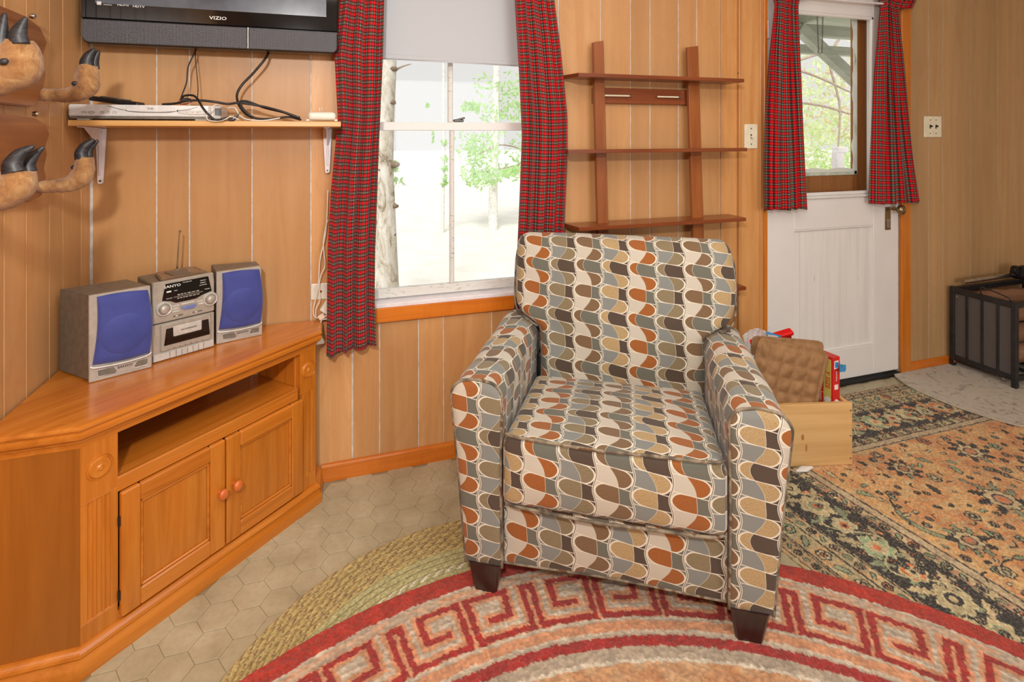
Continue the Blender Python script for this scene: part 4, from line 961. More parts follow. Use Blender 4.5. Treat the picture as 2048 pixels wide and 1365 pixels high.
# ------------------------------------------------------------------ stereo
TOPZ = .6205
def speaker(FL, FR, BR, BL, label, h=.248):
    FL, FR, BR, BL = [Vector(p) for p in (FL, FR, BR, BL)]; an = math.atan2(FR.y-FL.y, FR.x-FL.x); w_ = (FR-FL).length
    e = empty('speaker', label, 'speaker', (FL.x, FL.y, TOPZ), an, group='stereo speakers')
    def L(p): d = p-FL; c, s = math.cos(-an), math.sin(-an); return (d.x*c-d.y*s, d.x*s+d.y*c)
    prism('cabinet_body', [(0.002, .012), (w_-.002, .012), L(BR), L(BL)], .003, h-.003, M['silver_dark'], e, .002)
    prism_y('front_bezel', [(0, 0), (w_, 0), (w_, h*.45), (w_-.004, h), (0, h)], 0, .013, M['silver'], e, .002)
    def P(u, v): return (u*w_, v*h)
    def arc(p, q, bul, n=8):
        p, q = Vector(p), Vector(q); d = q-p; nn = Vector((d.y, -d.x)); return [tuple(p+d*(i/n)+nn*bul*math.sin(PI*i/n)) for i in range(n)]
    G = arc(P(.05, .20), P(.965, .185), .035)+arc(P(.965, .185), P(.93, .955), .05)+arc(P(.93, .955), P(.12, .975), .03)+arc(P(.12, .975), P(.05, .20), -.03)
    # domed grille cloth
    c = Vector((.52*w_, .56*h)); bm = bmesh.new(); rings = []
    for s_, d_ in ((1.0, .002), (1.0, -.002), (.97, -.006), (.9, -.010), (.75, -.012), (.5, -.012), (.25, -.012)):
        rings.append([bm.verts.new((c.x+(p[0]-c.x)*s_, d_, c.y+(p[1]-c.y)*s_)) for p in G])
    for a, b in zip(rings[:-1], rings[1:]):
        for i in range(len(a)): bm.faces.new((a[i], a[(i+1) % len(a)], b[(i+1) % len(a)], b[i]))
    bm.faces.new(rings[-1]); o = bm_obj('grille_cloth', bm, M['blue_cloth'], e); shade_auto(o, 50)
    lathe('woofer_dome', [(.0005, .006), (.028, .0062), (.048, .0045), (.0545, .0020), (.0575, .0004), (.058, -.004)], M['blue_cloth'], e, 40, 'Y', (.54*w_, -.0118, .50*h))
    for u0, u1, k0, k1 in ((.13, .42, 0, .05), (.70, .93, .05, 0)):
        Q = [P(u0+.02, .05), P(u1-.02, .05), P(u1+.0, .07), P(u1-k1*.9, .128), P(u0+k0, .128), P(u0, .07)]
        prism_y('bass_port', Q, -.0008, .004, M['silver_dark'], e, .0004, label='recessed dark port')
        tube('port_rim', [(q_[0], -.0012, q_[1]) for q_ in Q], .0011, M['silver_light'], e, 5, 1, True, cap=False)
    tube('lower_trim', [(P(.02, .185)[0], -.001, P(.02, .185)[1]), (P(.1, .165)[0], -.004, P(.1, .165)[1]), (P(.5, .150)[0], -.006, P(.5, .150)[1]), (P(.9, .160)[0], -.004, P(.9, .160)[1]), (P(.985, .19)[0], -.001, P(.985, .19)[1])], .0028, M['silver_light'], e, 8)
    text('lettering', 'SANYO', .0085, M['print_black'], e, (.56*w_, -.0008, .098*h), sx=1.3)
    return e
speaker((-.672, 1.827), (-.536, 1.895), (-.640, 2.015), (-.788, 1.945), 'silver stereo speaker with blue cloth front at the left end of the cabinet top')
speaker((-.388, 2.030), (-.253, 2.080), (-.285, 2.172), (-.430, 2.165), 'silver stereo speaker with blue cloth front nearest the telephone cord', .243)
cf = Vector((-.546, 1.926)); cr = Vector((-.393, 2.021)); can = math.atan2(cr.y-cf.y, cr.x-cf.x); cw = (cr-cf).length; hh = .246
st = empty('stereo', 'silver stereo radio with cassette and dial between two blue-fronted speakers', 'stereo', (cf.x, cf.y, TOPZ), can)
bx('body', .003, cw-.003, .008, .150, .004, hh-.004, M['silver_dark'], st, .003)
U = lambda u: u*cw
V_ = lambda v: v*hh
def pp(*a): return [(U(u), V_(v)) for u, v in a]
prism_y('upper_fascia', pp((.0, .48), (1, .48), (1, .88), (.985, 1), (.015, 1), (0, .88)), -.004, .012, M['silver'], st, .003)
prism_y('lower_fascia', pp((0, 0), (1, 0), (1, .465), (0, .465)), -.002, .012, M['silver'], st, .002)
prism_y('display_window', pp((.15, .76), (.20, .965), (.89, .965), (.95, .76), (.80, .735), (.68, .70), (.36, .70), (.28, .735)), -.0065, -.003, M['black_gloss'], st, .001)
text('lettering', 'SANYO', .0115, M['print_white'], st, (U(.305), -.0067, V_(.925)), sx=1.25)
text('lettering', '88 92 96 100 104 108', .0044, M['print_white'], st, (U(.56), -.0067, V_(.80)), sx=1.6); text('lettering', '53 60 70 80 100 120 160', .0040, M['print_white'], st, (U(.56), -.0067, V_(.755)), sx=1.6)
text('lettering', 'POWER FM', .0036, M['print_white'], st, (U(.54), -.0067, V_(.945)), sx=1.4)
box('dial_scale', (U(.56), -.0066, V_(.778)), (.085, .0006, .0035), M['silver_dark'], st, 0)
for v, t in ((.925, 'STEREO'), (.895, 'REPEAT'), (.865, 'RANDOM')): text('lettering', t, .0038, M['print_white'], st, (U(.80), -.0067, V_(v)), sx=1.3)
box('badge', (U(.25), -.0067, V_(.862)), (.013, .0006, .0045), M['print_white'], st, 0); text('lettering', 'DISC', .0034, M['print_white'], st, (U(.36), -.0067, V_(.86)), sx=1.3)
text('lettering', 'VOLUME', .0036, M['print_white'], st, (U(.255), -.0067, V_(.775)), sx=1.2); text('lettering', 'TUNING', .0036, M['print_white'], st, (U(.87), -.0067, V_(.800)), sx=1.2)
for u in (.13, .875):
    c = (U(u+.05), -.004, V_(.655))
    lathe('dial_ring', [(.0165, 0), (.0225, .0), (.0225, .004), (.0205, .006), (.017, .005), (.0165, .002)], M['silver_light'], st, 32, 'Y', c)
    lathe('dial_knob', [(.0005, .016), (.011, .016), (.0128, .0145), (.0138, .010), (.0158, .004), (.016, 0)], M['silver'], st, 32, 'Y', c)
prism_y('blue_button', pp((.43, .632), (.70, .632), (.655, .585), (.50, .585)), -.0085, -.003, M['blue_button'], st, .0015)
for u0, u1, v in ((.30, .42, .66), (.30, .41, .625), (.30, .42, .59), (.70, .80, .655), (.72, .82, .62), (.44, .66, .665)):
    bx('key', U(u0), U(u1), -.0065, -.002, V_(v-.012), V_(v+.012), M['silver_light'], st, .001)
for u, v in ((.40, .53), (.71, .525)):
    bx('slider_slot', U(u-.08), U(u+.08), -.0046, -.002, V_(v-.010), V_(v+.010), M['silver_dark'], st, .0005); bx('slider_knob', U(u-.045), U(u-.005), -.009, -.003, V_(v-.009), V_(v+.009), M['silver_light'], st, .001)
prism_y('cassette_door', pp((.12, .115), (.94, .115), (.94, .455), (.12, .455)), -.007, -.001, M['silver'], st, .003)
prism_y('cassette_window', pp((.175, .185), (.915, .185), (.89, .395), (.21, .395)), -.0085, -.006, M['black_gloss'], st, .001)
prism_y('window_flap', pp((.315, .28), (.77, .28), (.77, .41), (.31, .41)), -.0115, -.008, M['silver_light'], st, .002)
text('lettering', 'BASSXPANDER', .0068, M['print_black'], st, (U(.56), -.0118, V_(.345)), sx=1.0)
cut = [.01, .265, .365, .455, .545, .635, .725, .81, .985]
for a, b in zip(cut[:-1], cut[1:]): bx('transport_key', U(a)+.0006, U(b)-.0006, -.008, .0, V_(.012), V_(.095), M['silver_light'], st, .0012)
for u in (.33, .42, .51, .60, .69, .78): box('key_mark', (U(u), -.0072, V_(.135)), (.0026, .0006, .0022), M['print_black'], st, 0)
prism('disc_lid', [(.030, .020), (cw-.022, .020), (cw-.030, .118), (.042, .118)], hh-.004, hh+.006, plain('brown_lid', (128, 100, 76), .25, 0, .6), st, .003)
prism('lid_window', [(.066, .026), (cw-.060, .026), (cw-.055, .095), (.062, .095)], hh+.0055, hh+.0075, M['silver_dark'], st, .001)
wq = lambda p: (lambda d: Vector((d.x*math.cos(-can)-d.y*math.sin(-can), d.x*math.sin(-can)+d.y*math.cos(-can), d.z)))(Vector((p.x-cf.x, p.y-cf.y, p.z-TOPZ)))
a0, a1 = wq(at(354, 540, 2.10)), wq(at(359, 463, 2.10))
ant = empty('aerial'); ant.parent = st
cyl('lower_section', a0, a0.lerp(a1, .6), .0026, M['chrome'], ant, n=10); cyl('upper_section', a0.lerp(a1, .6), a1, .0019, M['chrome'], ant, n=10); cyl('aerial_tip', a1, a1+Vector((0, 0, .004)), .0032, M['chrome'], ant, n=10)
cyl('swivel', a0+Vector((0, 0, -.010)), a0+Vector((0, 0, .004)), .006, M['silver_dark'], ant, n=12)
# ------------------------------------------------------------------ deer-foot racks on the left wall
def atX(px, py, X):
    r = (px-1024)/F; s, c = math.sin(TH), math.cos(TH); Z = X/(s+r*c); return Vector((X, (c-r*s)*Z, CH-(py-HZ)*Z/F))
def rack(label, outline, feet):
    e = empty('deer_foot_rack', label, 'rack', (0, 0, 0), group='deer-foot racks on the left wall')
    P = [atX(x, y, -.775) for x, y in outline]; ym = P[0].y-.05
    P = [(p.y, p.z) for p in P]; P2 = P+[(2*ym-y, z) for y, z in P[::-1]]
    bm = bmesh.new(); a = [bm.verts.new((-.797, y, z)) for y, z in P2]; f = bm.faces.new(a)
    r = bmesh.ops.extrude_face_region(bm, geom=[f]); bmesh.ops.translate(bm, vec=(.022, 0, 0), verts=[v for v in r['geom'] if isinstance(v, bmesh.types.BMVert)])
    bmesh.ops.bevel(bm, geom=list(bm.edges), offset=.003, segments=2, affect='EDGES')
    bm_obj('plaque', bm, M['plaque'], e)
    for ft in feet:
        Y = ft['Y']; k = 1.0*Y*.83/F*1.0
        g = [at(x, y, Y) for x, y, _ in ft['path']]; sc = (at(1, 0, Y)-at(0, 0, Y)).length
        g = [Vector((max(v.x, -.79), v.y, v.z)) for v in g]
        if ft.get('root'): g = [Vector((-.79, max(Y, 1.47), g[0].z))]+g; rr_ = [ft['path'][0][2]*sc]+[p[2]*sc for p in ft['path']]
        else: rr_ = [p[2]*sc for p in ft['path']]
        leg = tube('deer_leg', g, rr_, M['fur'], e, 20, 8)
        me = leg.data
        for v in me.vertices:
            n_ = math.sin(v.co.x*310+v.co.z*170)*math.sin(v.co.y*260+v.co.z*90)*.0012; v.co += Vector((n_, n_, n_))
        for (pts, rad, dy) in ft['toes']:
            gp = [at(x, y, Y)+Vector((0, dy, 0)) for x, y in pts]
            tube('hoof', gp, [q_*sc for q_ in rad], M['hoof'], leg, 14, 6, flat=.75)
        for (x, y, r_, dy) in ft['claws']:
            p = at(x, y, Y)+Vector((0, dy, 0)); bmq = bmesh.new(); rr2 = bmesh.ops.create_icosphere(bmq, subdivisions=2, radius=r_*sc)
            for v in rr2['verts']: v.co = Vector((v.co.x*1.0+v.co.z*.25, v.co.y*.6, v.co.z*.85))+p
            bm_obj('dewclaw', bmq, M['hoof'], leg, True)
    return e
rack('upper deer-foot rack on a brown plaque, level with the disc player', [(-6, 8), (28, 22), (56, 34), (81, 54), (95, 85), (87, 110), (92, 150), (84, 196), (66, 214), (-6, 206)],
     [dict(Y=1.82, root=True, path=[(100, 190, 15), (130, 191, 18), (155, 186, 22), (172, 174, 27), (174, 158, 27), (176, 142, 23), (179, 130, 18)],
           toes=[([(176, 137), (175, 124), (181, 110), (191, 98)], [17, 15, 11, 3], -.006), ([(184, 137), (184, 124), (188, 112), (195, 99)], [13, 12, 9, 3], .012)], claws=[(157, 168, 7, -.024)]),
      dict(Y=1.36, root=True, path=[(-60, 172, 30), (-20, 168, 34), (15, 152, 42), (38, 138, 46), (38, 116, 46), (36, 95, 42), (36, 82, 34)],
           toes=[([(50, 92), (47, 75), (54, 55), (63, 38)], [22, 20, 13, 4], -.02), ([(14, 108), (12, 85), (16, 56), (21, 30)], [20, 18, 12, 4], -.02)], claws=[(30, 128, 10, -.040), (8, 128, 8, -.034)])])
rack('lower deer-foot rack on a brown plaque, below the disc player', [(-6, 226), (40, 231), (74, 237), (92, 249), (100, 268), (92, 293), (95, 308), (89, 336), (93, 355), (84, 392), (60, 404), (-6, 404)],
     [dict(Y=1.80, root=True, path=[(78, 374, 14), (110, 373, 16), (140, 368, 20), (160, 356, 25), (168, 340, 23), (169, 324, 20), (170, 314, 17)],
           toes=[([(166, 318), (164, 306), (172, 292), (190, 279)], [16, 14, 11, 3], -.006), ([(172, 318), (172, 306), (178, 294), (193, 281)], [13, 12, 9, 3], .012)], claws=[(151, 334, 7, -.010)]),
      dict(Y=1.36, root=True, path=[(-60, 402, 28), (-20, 398, 32), (10, 388, 40), (30, 372, 42), (37, 354, 37), (40, 340, 31)],
           toes=[([(36, 344), (34, 328), (48, 308), (76, 292)], [25, 21, 15, 4], -.015), ([(48, 344), (48, 330), (60, 312), (80, 294)], [20, 17, 12, 3], .015)], claws=[(8, 363, 10, -.038)])])
for (x, y, lab) in ((60, 32, 'round metal screw head at the top edge of the upper foot-rack plaque'), (66, 228, 'round metal screw head between the two foot-rack plaques')):
    p = atX(x, y, -.78); lathe('screw', [(.0005, .014), (.006, .012), (.008, .006), (.006, 0)], M['chrome'], None, 14, 'X', p, label=lab, cat='screw')
# ------------------------------------------------------------------ armchair
CC = Vector((.703, 1.317)); car = -math.radians(30.4)
arm = empty('armchair', 'upholstered armchair in a wavy geometric print of grey, cream, brown and rust', 'armchair', (CC.x, CC.y, 0), car)
CM = M['chair']; WC = .098
def grid_loft(name, rings, uvs, mat, parent, cap0=None, cap1=None, closed=True):
    n = len(rings[0]); vs = [v for r in rings for v in r]; fs = []; luv = []
    m = n if closed else n-1
    for i in range(len(rings)-1):
        for j in range(m):
            j2 = (j+1) % n; fs.append((i*n+j, i*n+j2, (i+1)*n+j2, (i+1)*n+j))
            a, b, c, d = uvs[i][j], uvs[i][j+1], uvs[i+1][j+1], uvs[i+1][j]; luv += [a, b, c, d]
    me = bpy.data.meshes.new(name); me.from_pydata([tuple(v) for v in vs], [], fs)
    l = me.uv_layers.new(name='UVMap'); l.data.foreach_set('uv', np.asarray(luv, dtype=np.float32).ravel()); me.update()
    bm = bmesh.new(); bm.from_mesh(me); bmesh.ops.recalc_face_normals(bm, faces=bm.faces); bm.to_mesh(me); bm.free()
    return link(name, me, mat, parent, True)
def wob(p, a=.0025): return Vector((p[0]+a*math.sin(p[1]*23+p[2]*17), p[1]+a*math.sin(p[0]*21+p[2]*19+1), p[2]+a*.7*math.sin(p[0]*17+p[1]*13+2)))
ZB, ZA = .101, .622
def arm_profile(y, s):
    """(x, z) loop: inner bottom, up, over, down the outside"""
    ft = min(1, y/.65); top = ZA-.006*ft; xi = .302; xo_t = .452-.004*ft; xo_b = .408; rI, rO = .045, .05
    P = []
    for i in range(9): z = ZB+(top-rI-ZB)*i/8; P.append((xi+.004*math.sin(PI*i/8), z))
    for i in range(1, 7): a = PI-PI/2*i/6; P.append((xi+rI+rI*math.cos(a), top-rI+rI*math.sin(a)))
    for i in range(1, 4): t = i/4; P.append((xi+rI+(xo_t-rO-xi-rI)*t, top+.004*math.sin(PI*t)))
    for i in range(0, 7): a = PI/2-PI/2*i/6; P.append((xo_t-rO+rO*math.cos(a), top-rO+rO*math.sin(a)))
    for i in range(1, 11): t = i/10; z = (top-rO)+(ZB-top+rO)*t; P.append((xo_t+(xo_b-xo_t)*t-.002*math.sin(PI*t), z))
    return [(x*s, z) for x, z in P]
def make_arm(s, uo):
    ys = [0, .004, .010, .02, .04]+[.04+.61*i/20 for i in range(1, 21)]; rings = []; uvs = []
    for k, y in enumerate(ys):
        P = arm_profile(y, s); ins = (0, .001, 0, 0, 0)[k] if k < 5 else 0
        L = [0]
        for a, b in zip(P[:-1], P[1:]): L.append(L[-1]+math.hypot(b[0]-a[0], b[1]-a[1]))
        rings.append([wob((x, y, z), .0022 if k > 4 else 0) for x, z in P]); uvs.append([(y+.03, l-.02) for l in L])
    o = grid_loft('armrest', rings, uvs, CM, arm, closed=False)
    # front panel
    P = arm_profile(0, s); c = (.375*s, .37); rg = []; uv = []
    for q_, y in ((1, 0), (.985, -.006), (.9, -.011), (.6, -.013), (.25, -.014)):
        rg.append([Vector((c[0]+(x-c[0])*q_, y, c[1]+(z-c[1])*q_)) for x, z in P]); uv.append([(v.x+uo, v.z) for v in rg[-1]]+[(rg[-1][0].x+uo, rg[-1][0].z)])
    f = grid_loft('front_panel', rg, uv, CM, o)
    bm = bmesh.new(); bm.from_mesh(f.data); ul = bm.loops.layers.uv[0]; bm.verts.ensure_lookup_table(); n = len(P)
    ff = bm.faces.new([bm.verts[4*n+i] for i in range(n)][::(1 if s < 0 else -1)])
    for lp in ff.loops: lp[ul].uv = (lp.vert.co.x+uo, lp.vert.co.z)
    bmesh.ops.recalc_face_normals(bm, faces=bm.faces); bm.to_mesh(f.data); bm.free(); f.data.polygons.foreach_set('use_smooth', [True]*len(f.data.polygons))
    pts = [(x*1.0, -.003, z) for x, z in P]
    tube('piping', pts, .0046, PIP, o, 8, 2)
    # rear closing panel
    P = arm_profile(.65, s); mesh('rear_panel', [(x, .65, z) for x, z in P], [tuple(range(len(P)))], CM, o, uv=[(x, z) for x, z in P])
    mesh('underside', [(.302*s, 0, ZB+.001), (.408*s, 0, ZB+.001), (.408*s, .65, ZB+.001), (.302*s, .65, ZB+.001)], [(0, 1, 2, 3)], M['dark_metal'], o)
    return o
pm = Mat('piping_cloth', .9, 0, .2, (110, 100, 84)); pv = pm.noise(pm.coords('Object'), 28, 2, .4); pm.color(pm.ramp(pv, [(.35, (84, 76, 66)), (.5, (124, 112, 94)), (.6, (150, 138, 118)), (.68, (104, 76, 54))])); PIP = pm.mat
make_arm(1, -.325+3*WC); make_arm(-1, .367+WC)
def pillow(name, c, h, r, crown, uvf, mat, parent, n=22, deform=None):
    """rounded box from six welded face grids; uv chosen per face side"""
    vid = {}; vs = []; fs = []; luv = []
    def warp(t): return math.copysign(1-(1-abs(t))**1.6, t)
    def V(p):
        key = tuple(round(x, 5) for x in p)
        if key in vid: return vid[key]
        q_ = [p[i]*h[i] for i in range(3)]; cc = [max(-(h[i]-r), min(h[i]-r, q_[i])) for i in range(3)]
        d = Vector([q_[i]-cc[i] for i in range(3)]); d = d.normalized()*r if d.length > 1e-9 else d
        v = Vector(cc)+d
        cr_ = (1-p[0]**2)*(1-p[1]**2)
        v.z += crown*cr_*(p[2] if p[2] > 0 else p[2]*.3)
        v.y += -.014*(1-p[0]**4)*(1-p[2]**2)*(1 if p[1] < 0 else -1)*(1 if abs(p[1]) > .5 else 0)
        if deform: v = deform(v, p)
        vid[key] = len(vs); vs.append(v+Vector(c)); return vid[key]
    for ax in range(3):
        for sg in (-1, 1):
            a, b = [i for i in range(3) if i != ax]
            for i in range(n):
                for j in range(n):
                    ids = []; uu = []
                    for (di, dj) in ((0, 0), (1, 0), (1, 1), (0, 1)):
                        p = [0, 0, 0]; p[ax] = sg; p[a] = warp(-1+2*(i+di)/n); p[b] = warp(-1+2*(j+dj)/n); k = V(p); ids.append(k); uu.append(uvf(ax, sg, vs[k]))
                    fs.append(tuple(ids)); luv += uu
    me = bpy.data.meshes.new(name); me.from_pydata([tuple(v) for v in vs], [], fs); l = me.uv_layers.new(name='UVMap'); l.data.foreach_set('uv', np.asarray(luv, dtype=np.float32).ravel())
    bm = bmesh.new(); bm.from_mesh(me); bmesh.ops.recalc_face_normals(bm, faces=bm.faces); bm.to_mesh(me); bm.free(); return link(name, me, mat, parent, True)
def uvbox(u0, v0=0):
    def f(ax, sg, v):
        if ax == 2: return (v.x+u0, v.y+.02+v0+.472)
        if ax == 1: return (v.x+u0, v.z+v0)
        return (v.y+u0, v.z+v0)
    return f
SL = -.10
seat = pillow('seat_cushion', (0, .245, .386), (.298, .272, .095), .026, .022, uvbox(.235), CM, arm, 26, lambda v, p: Vector((v.x, v.y, v.z+SL*(v.y+.272))))
for zz, yy in ((.4715, -.0305), (.2755, -.0240)):
    pts = [(-.288, yy+.012, zz+.019)]+[(-.26+.52*i/8, yy-.012*(1-((i-4)/4.)**4), zz+.0195+.002*math.sin(i*1.3)) for i in range(9)]+[(.288, yy+.012, zz+.019)]
    tube('piping', pts, .0045, PIP, seat, 8, 4)
# apron
def apron_uv(ax, sg, v): return (v.x+.295, v.z) if ax != 2 else (v.x+.295, v.y)
pillow('front_apron', (0, .055, .198), (.302, .045, .096), .006, .0, apron_uv, CM, arm, 14, lambda v, p: Vector((v.x, v.y+.008, v.z+(.006*math.cos(v.x*9) if p[2] < -.9 else 0))))
tube('piping', [(-.300+.6*i/10,   .018, .104+.004*math.cos((-.3+.06*i)*9)) for i in range(11)], .0036, PIP, bpy.data.objects['front_apron'], 6, 3)
box('seat_deck', (0, .35, .21), (.60, .50, .16), M['dark_metal'], arm, .004)
# backrest
def back():
    rings = []; uvs = []; zt = .935; r = .048
    lev = [.38+.44*i/18 for i in range(19)]; lev = [(z, 0) for z in lev]+[(zt-r+r*math.sin(a), r*(1-math.cos(a))) for a in [PI/2*i/8 for i in range(1, 8)]]+[(zt, r*.97)]
    arc = 0; prev = None
    for z, ins in lev:
        w_ = float(np.interp(z, [.38, .585, .612, .64, .68, .76, .86, .93], [.300, .300, .312, .372, .396, .408, .405, .398]))
        yf_ = float(np.interp(z, [.38, .50, .65, .80, .93], [.500, .497, .515, .552, .592])); yf_ -= 0
        yb_ = float(np.interp(z, [.38, .93], [.655, .690]))
        if prev: arc += math.hypot(z-prev[0], yf_+ins-prev[1])
        prev = (z, yf_+ins)
        x1 = w_-ins; y0 = yf_+ins; y1 = yb_-min(ins, (yb_-yf_)/2-.005); rc = min(.055, (y1-y0)/2*.95, x1*.9) if y1-y0 > .012 else .003
        P = []; 
        nf = 30
        # start at rear centre, go to left rear, left front, front, right front, right rear
        def cor(cx, cy, a0):
            for i in range(8): a = a0-PI/2*i/7; P.append((cx+rc*math.cos(a), cy+rc*math.sin(a)))
        P.append((0, y1)); cor(-x1+rc, y1-rc, PI+0*PI-PI/2+PI-PI/2+0) if False else None
        for i in range(8): a = PI/2+PI/2*i/7; P.append((-x1+rc+rc*math.cos(a), y1-rc+rc*math.sin(a)))
        for i in range(8): a = PI+PI/2*i/7; P.append((-x1+rc+rc*math.cos(a), y0+rc+rc*math.sin(a)))
        for i in range(1, nf): f_ = i/nf; P.append((-x1+rc+2*(x1-rc)*f_, y0-.016*math.sin(PI*f_)*(1-ins/r)))
        for i in range(8): a = 1.5*PI+PI/2*i/7; P.append((x1-rc+rc*math.cos(a), y0+rc+rc*math.sin(a)))
        for i in range(8): a = PI/2*i/7; P.append((x1-rc+rc*math.cos(a), y1-rc+rc*math.sin(a)))
        rings.append([wob((x, y, z), .003) for x, y in P]); Q = P+[P[0]]; L = [0]
        for a, b in zip(Q[:-1], Q[1:]): L.append(L[-1]+math.hypot(b[0]-a[0], b[1]-a[1]))
        mid = L[1+16+(nf-1)//2]; uvs.append([(l-mid-.03+4*WC, arc+.01) for l in L])
    rings = [[Vector((v.x+.014, v.y, v.z)) for v in r_] for r_ in rings]
    o = grid_loft('backrest', rings, uvs, CM, arm)
    bm = bmesh.new(); bm.from_mesh(o.data); ul = bm.loops.layers.uv[0]; bm.verts.ensure_lookup_table(); n = len(rings[0]); k0 = (len(rings)-1)*n
    ff = bm.faces.new([bm.verts[k0+i] for i in range(n)])
    for lp in ff.loops: lp[ul].uv = (lp.vert.co.x-.03+4*WC, arc+.01+(lp.vert.co.y-.64))
    bmesh.ops.recalc_face_normals(bm, faces=bm.faces); bm.to_mesh(o.data); bm.free(); o.data.polygons.foreach_set('use_smooth', [True]*len(o.data.polygons))
    return o
bk = back()
tube('piping', [(x+.014, y, z) for x, y, z in ((-.306, .53, .60), (-.36, .545, .625), (-.398, .565, .66), (-.408, .60, .75), (-.404, .625, .86), (-.372, .64, .925))], .004, PIP, bk, 6, 4)
tube('piping', [(x+.014, y, z) for x, y, z in ((.306, .53, .60), (.36, .545, .625), (.398, .565, .66), (.408, .60, .75), (.404, .625, .86), (.372, .64, .925))], .004, PIP, bk, 6, 4)
box('rear_frame', (0, .595, .30), (.60, .10, .38), M['dark_metal'], arm, .01)
def leg(x, y, z0):
    bm = bmesh.new(); vv = []
    for z, w_ in ((z0, .030), (z0+.004, .032), (.108, .047)):
        for a, b in ((-1, -1), (1, -1), (1, 1), (-1, 1)): vv.append(bm.verts.new((x+a*w_, y+b*w_, z)))
    bm.faces.new(vv[0:4][::-1]); bm.faces.new(vv[8:12])
    for l in (0, 4):
        for k in range(4): bm.faces.new((vv[l+k], vv[l+(k+1) % 4], vv[l+4+(k+1) % 4], vv[l+4+k]))
    bmesh.ops.bevel(bm, geom=[e for e in bm.edges if abs((e.verts[0].co-e.verts[1].co).z) > .05], offset=.006, segments=1, affect='EDGES')
    bm_obj('leg', bm, M['espresso'], arm)
leg(-.352, .034, .010); leg(.352, .034, .010); leg(-.34, .60, .0); leg(.34, .60, .0095)
tg = tube('thread', [(.085, .500, .474), (.087, .493, .490), (.084, .497, .500)], .0012, M['print_white'], arm, 5, 3)
# ------------------------------------------------------------------ rugs
def set_col(me, C):
    a = me.color_attributes.new(name='Col', type='FLOAT_COLOR', domain='POINT'); L = np.ones((len(C), 4), dtype=np.float32)
    c = np.clip(C/255., 0, 1); L[:, :3] = np.where(c <= .04045, c/12.92, ((c+.055)/1.055)**2.4); a.data.foreach_set('color', L.ravel())
def np_grid_mesh(name, V, nu, nv, C, mat, parent=None, wrap=False, **k):
    """V: (nv*nu,3) row major"""
    i = np.arange(nv-1)[:, None]; j = np.arange(nu if wrap else nu-1)[None, :]; j2 = (j+1) % nu
    q_ = np.stack([i*nu+j, i*nu+j2, (i+1)*nu+j2, (i+1)*nu+j], -1).reshape(-1, 4).astype(np.int32)
    me = bpy.data.meshes.new(name); me.vertices.add(len(V)); me.vertices.foreach_set('co', V.astype(np.float32).ravel())
    me.loops.add(q_.size); me.loops.foreach_set('vertex_index', q_.ravel()); me.polygons.add(len(q_)); me.polygons.foreach_set('loop_start', np.arange(0, q_.size, 4, dtype=np.int32))
    me.update(calc_edges=True); set_col(me, C); return link(name, me, mat, parent, True, **k)
def vnoise(X, Y, s, seed):
    """cheap value noise"""
    x = X/s; y = Y/s; xi = np.floor(x).astype(int); yi = np.floor(y).astype(int); fx = x-xi; fy = y-yi; fx = fx*fx*(3-2*fx); fy = fy*fy*(3-2*fy)
    R = np.random.RandomState(seed).rand(257, 257); g = lambda a, b: R[a % 257, b % 257]
    return (g(xi, yi)*(1-fx)+g(xi+1, yi)*fx)*(1-fy)+(g(xi, yi+1)*(1-fx)+g(xi+1, yi+1)*fx)*fy
def C3(*a): return np.array(a, dtype=float)
def lerp(a, b, t): return a+(b-a)*t[..., None]
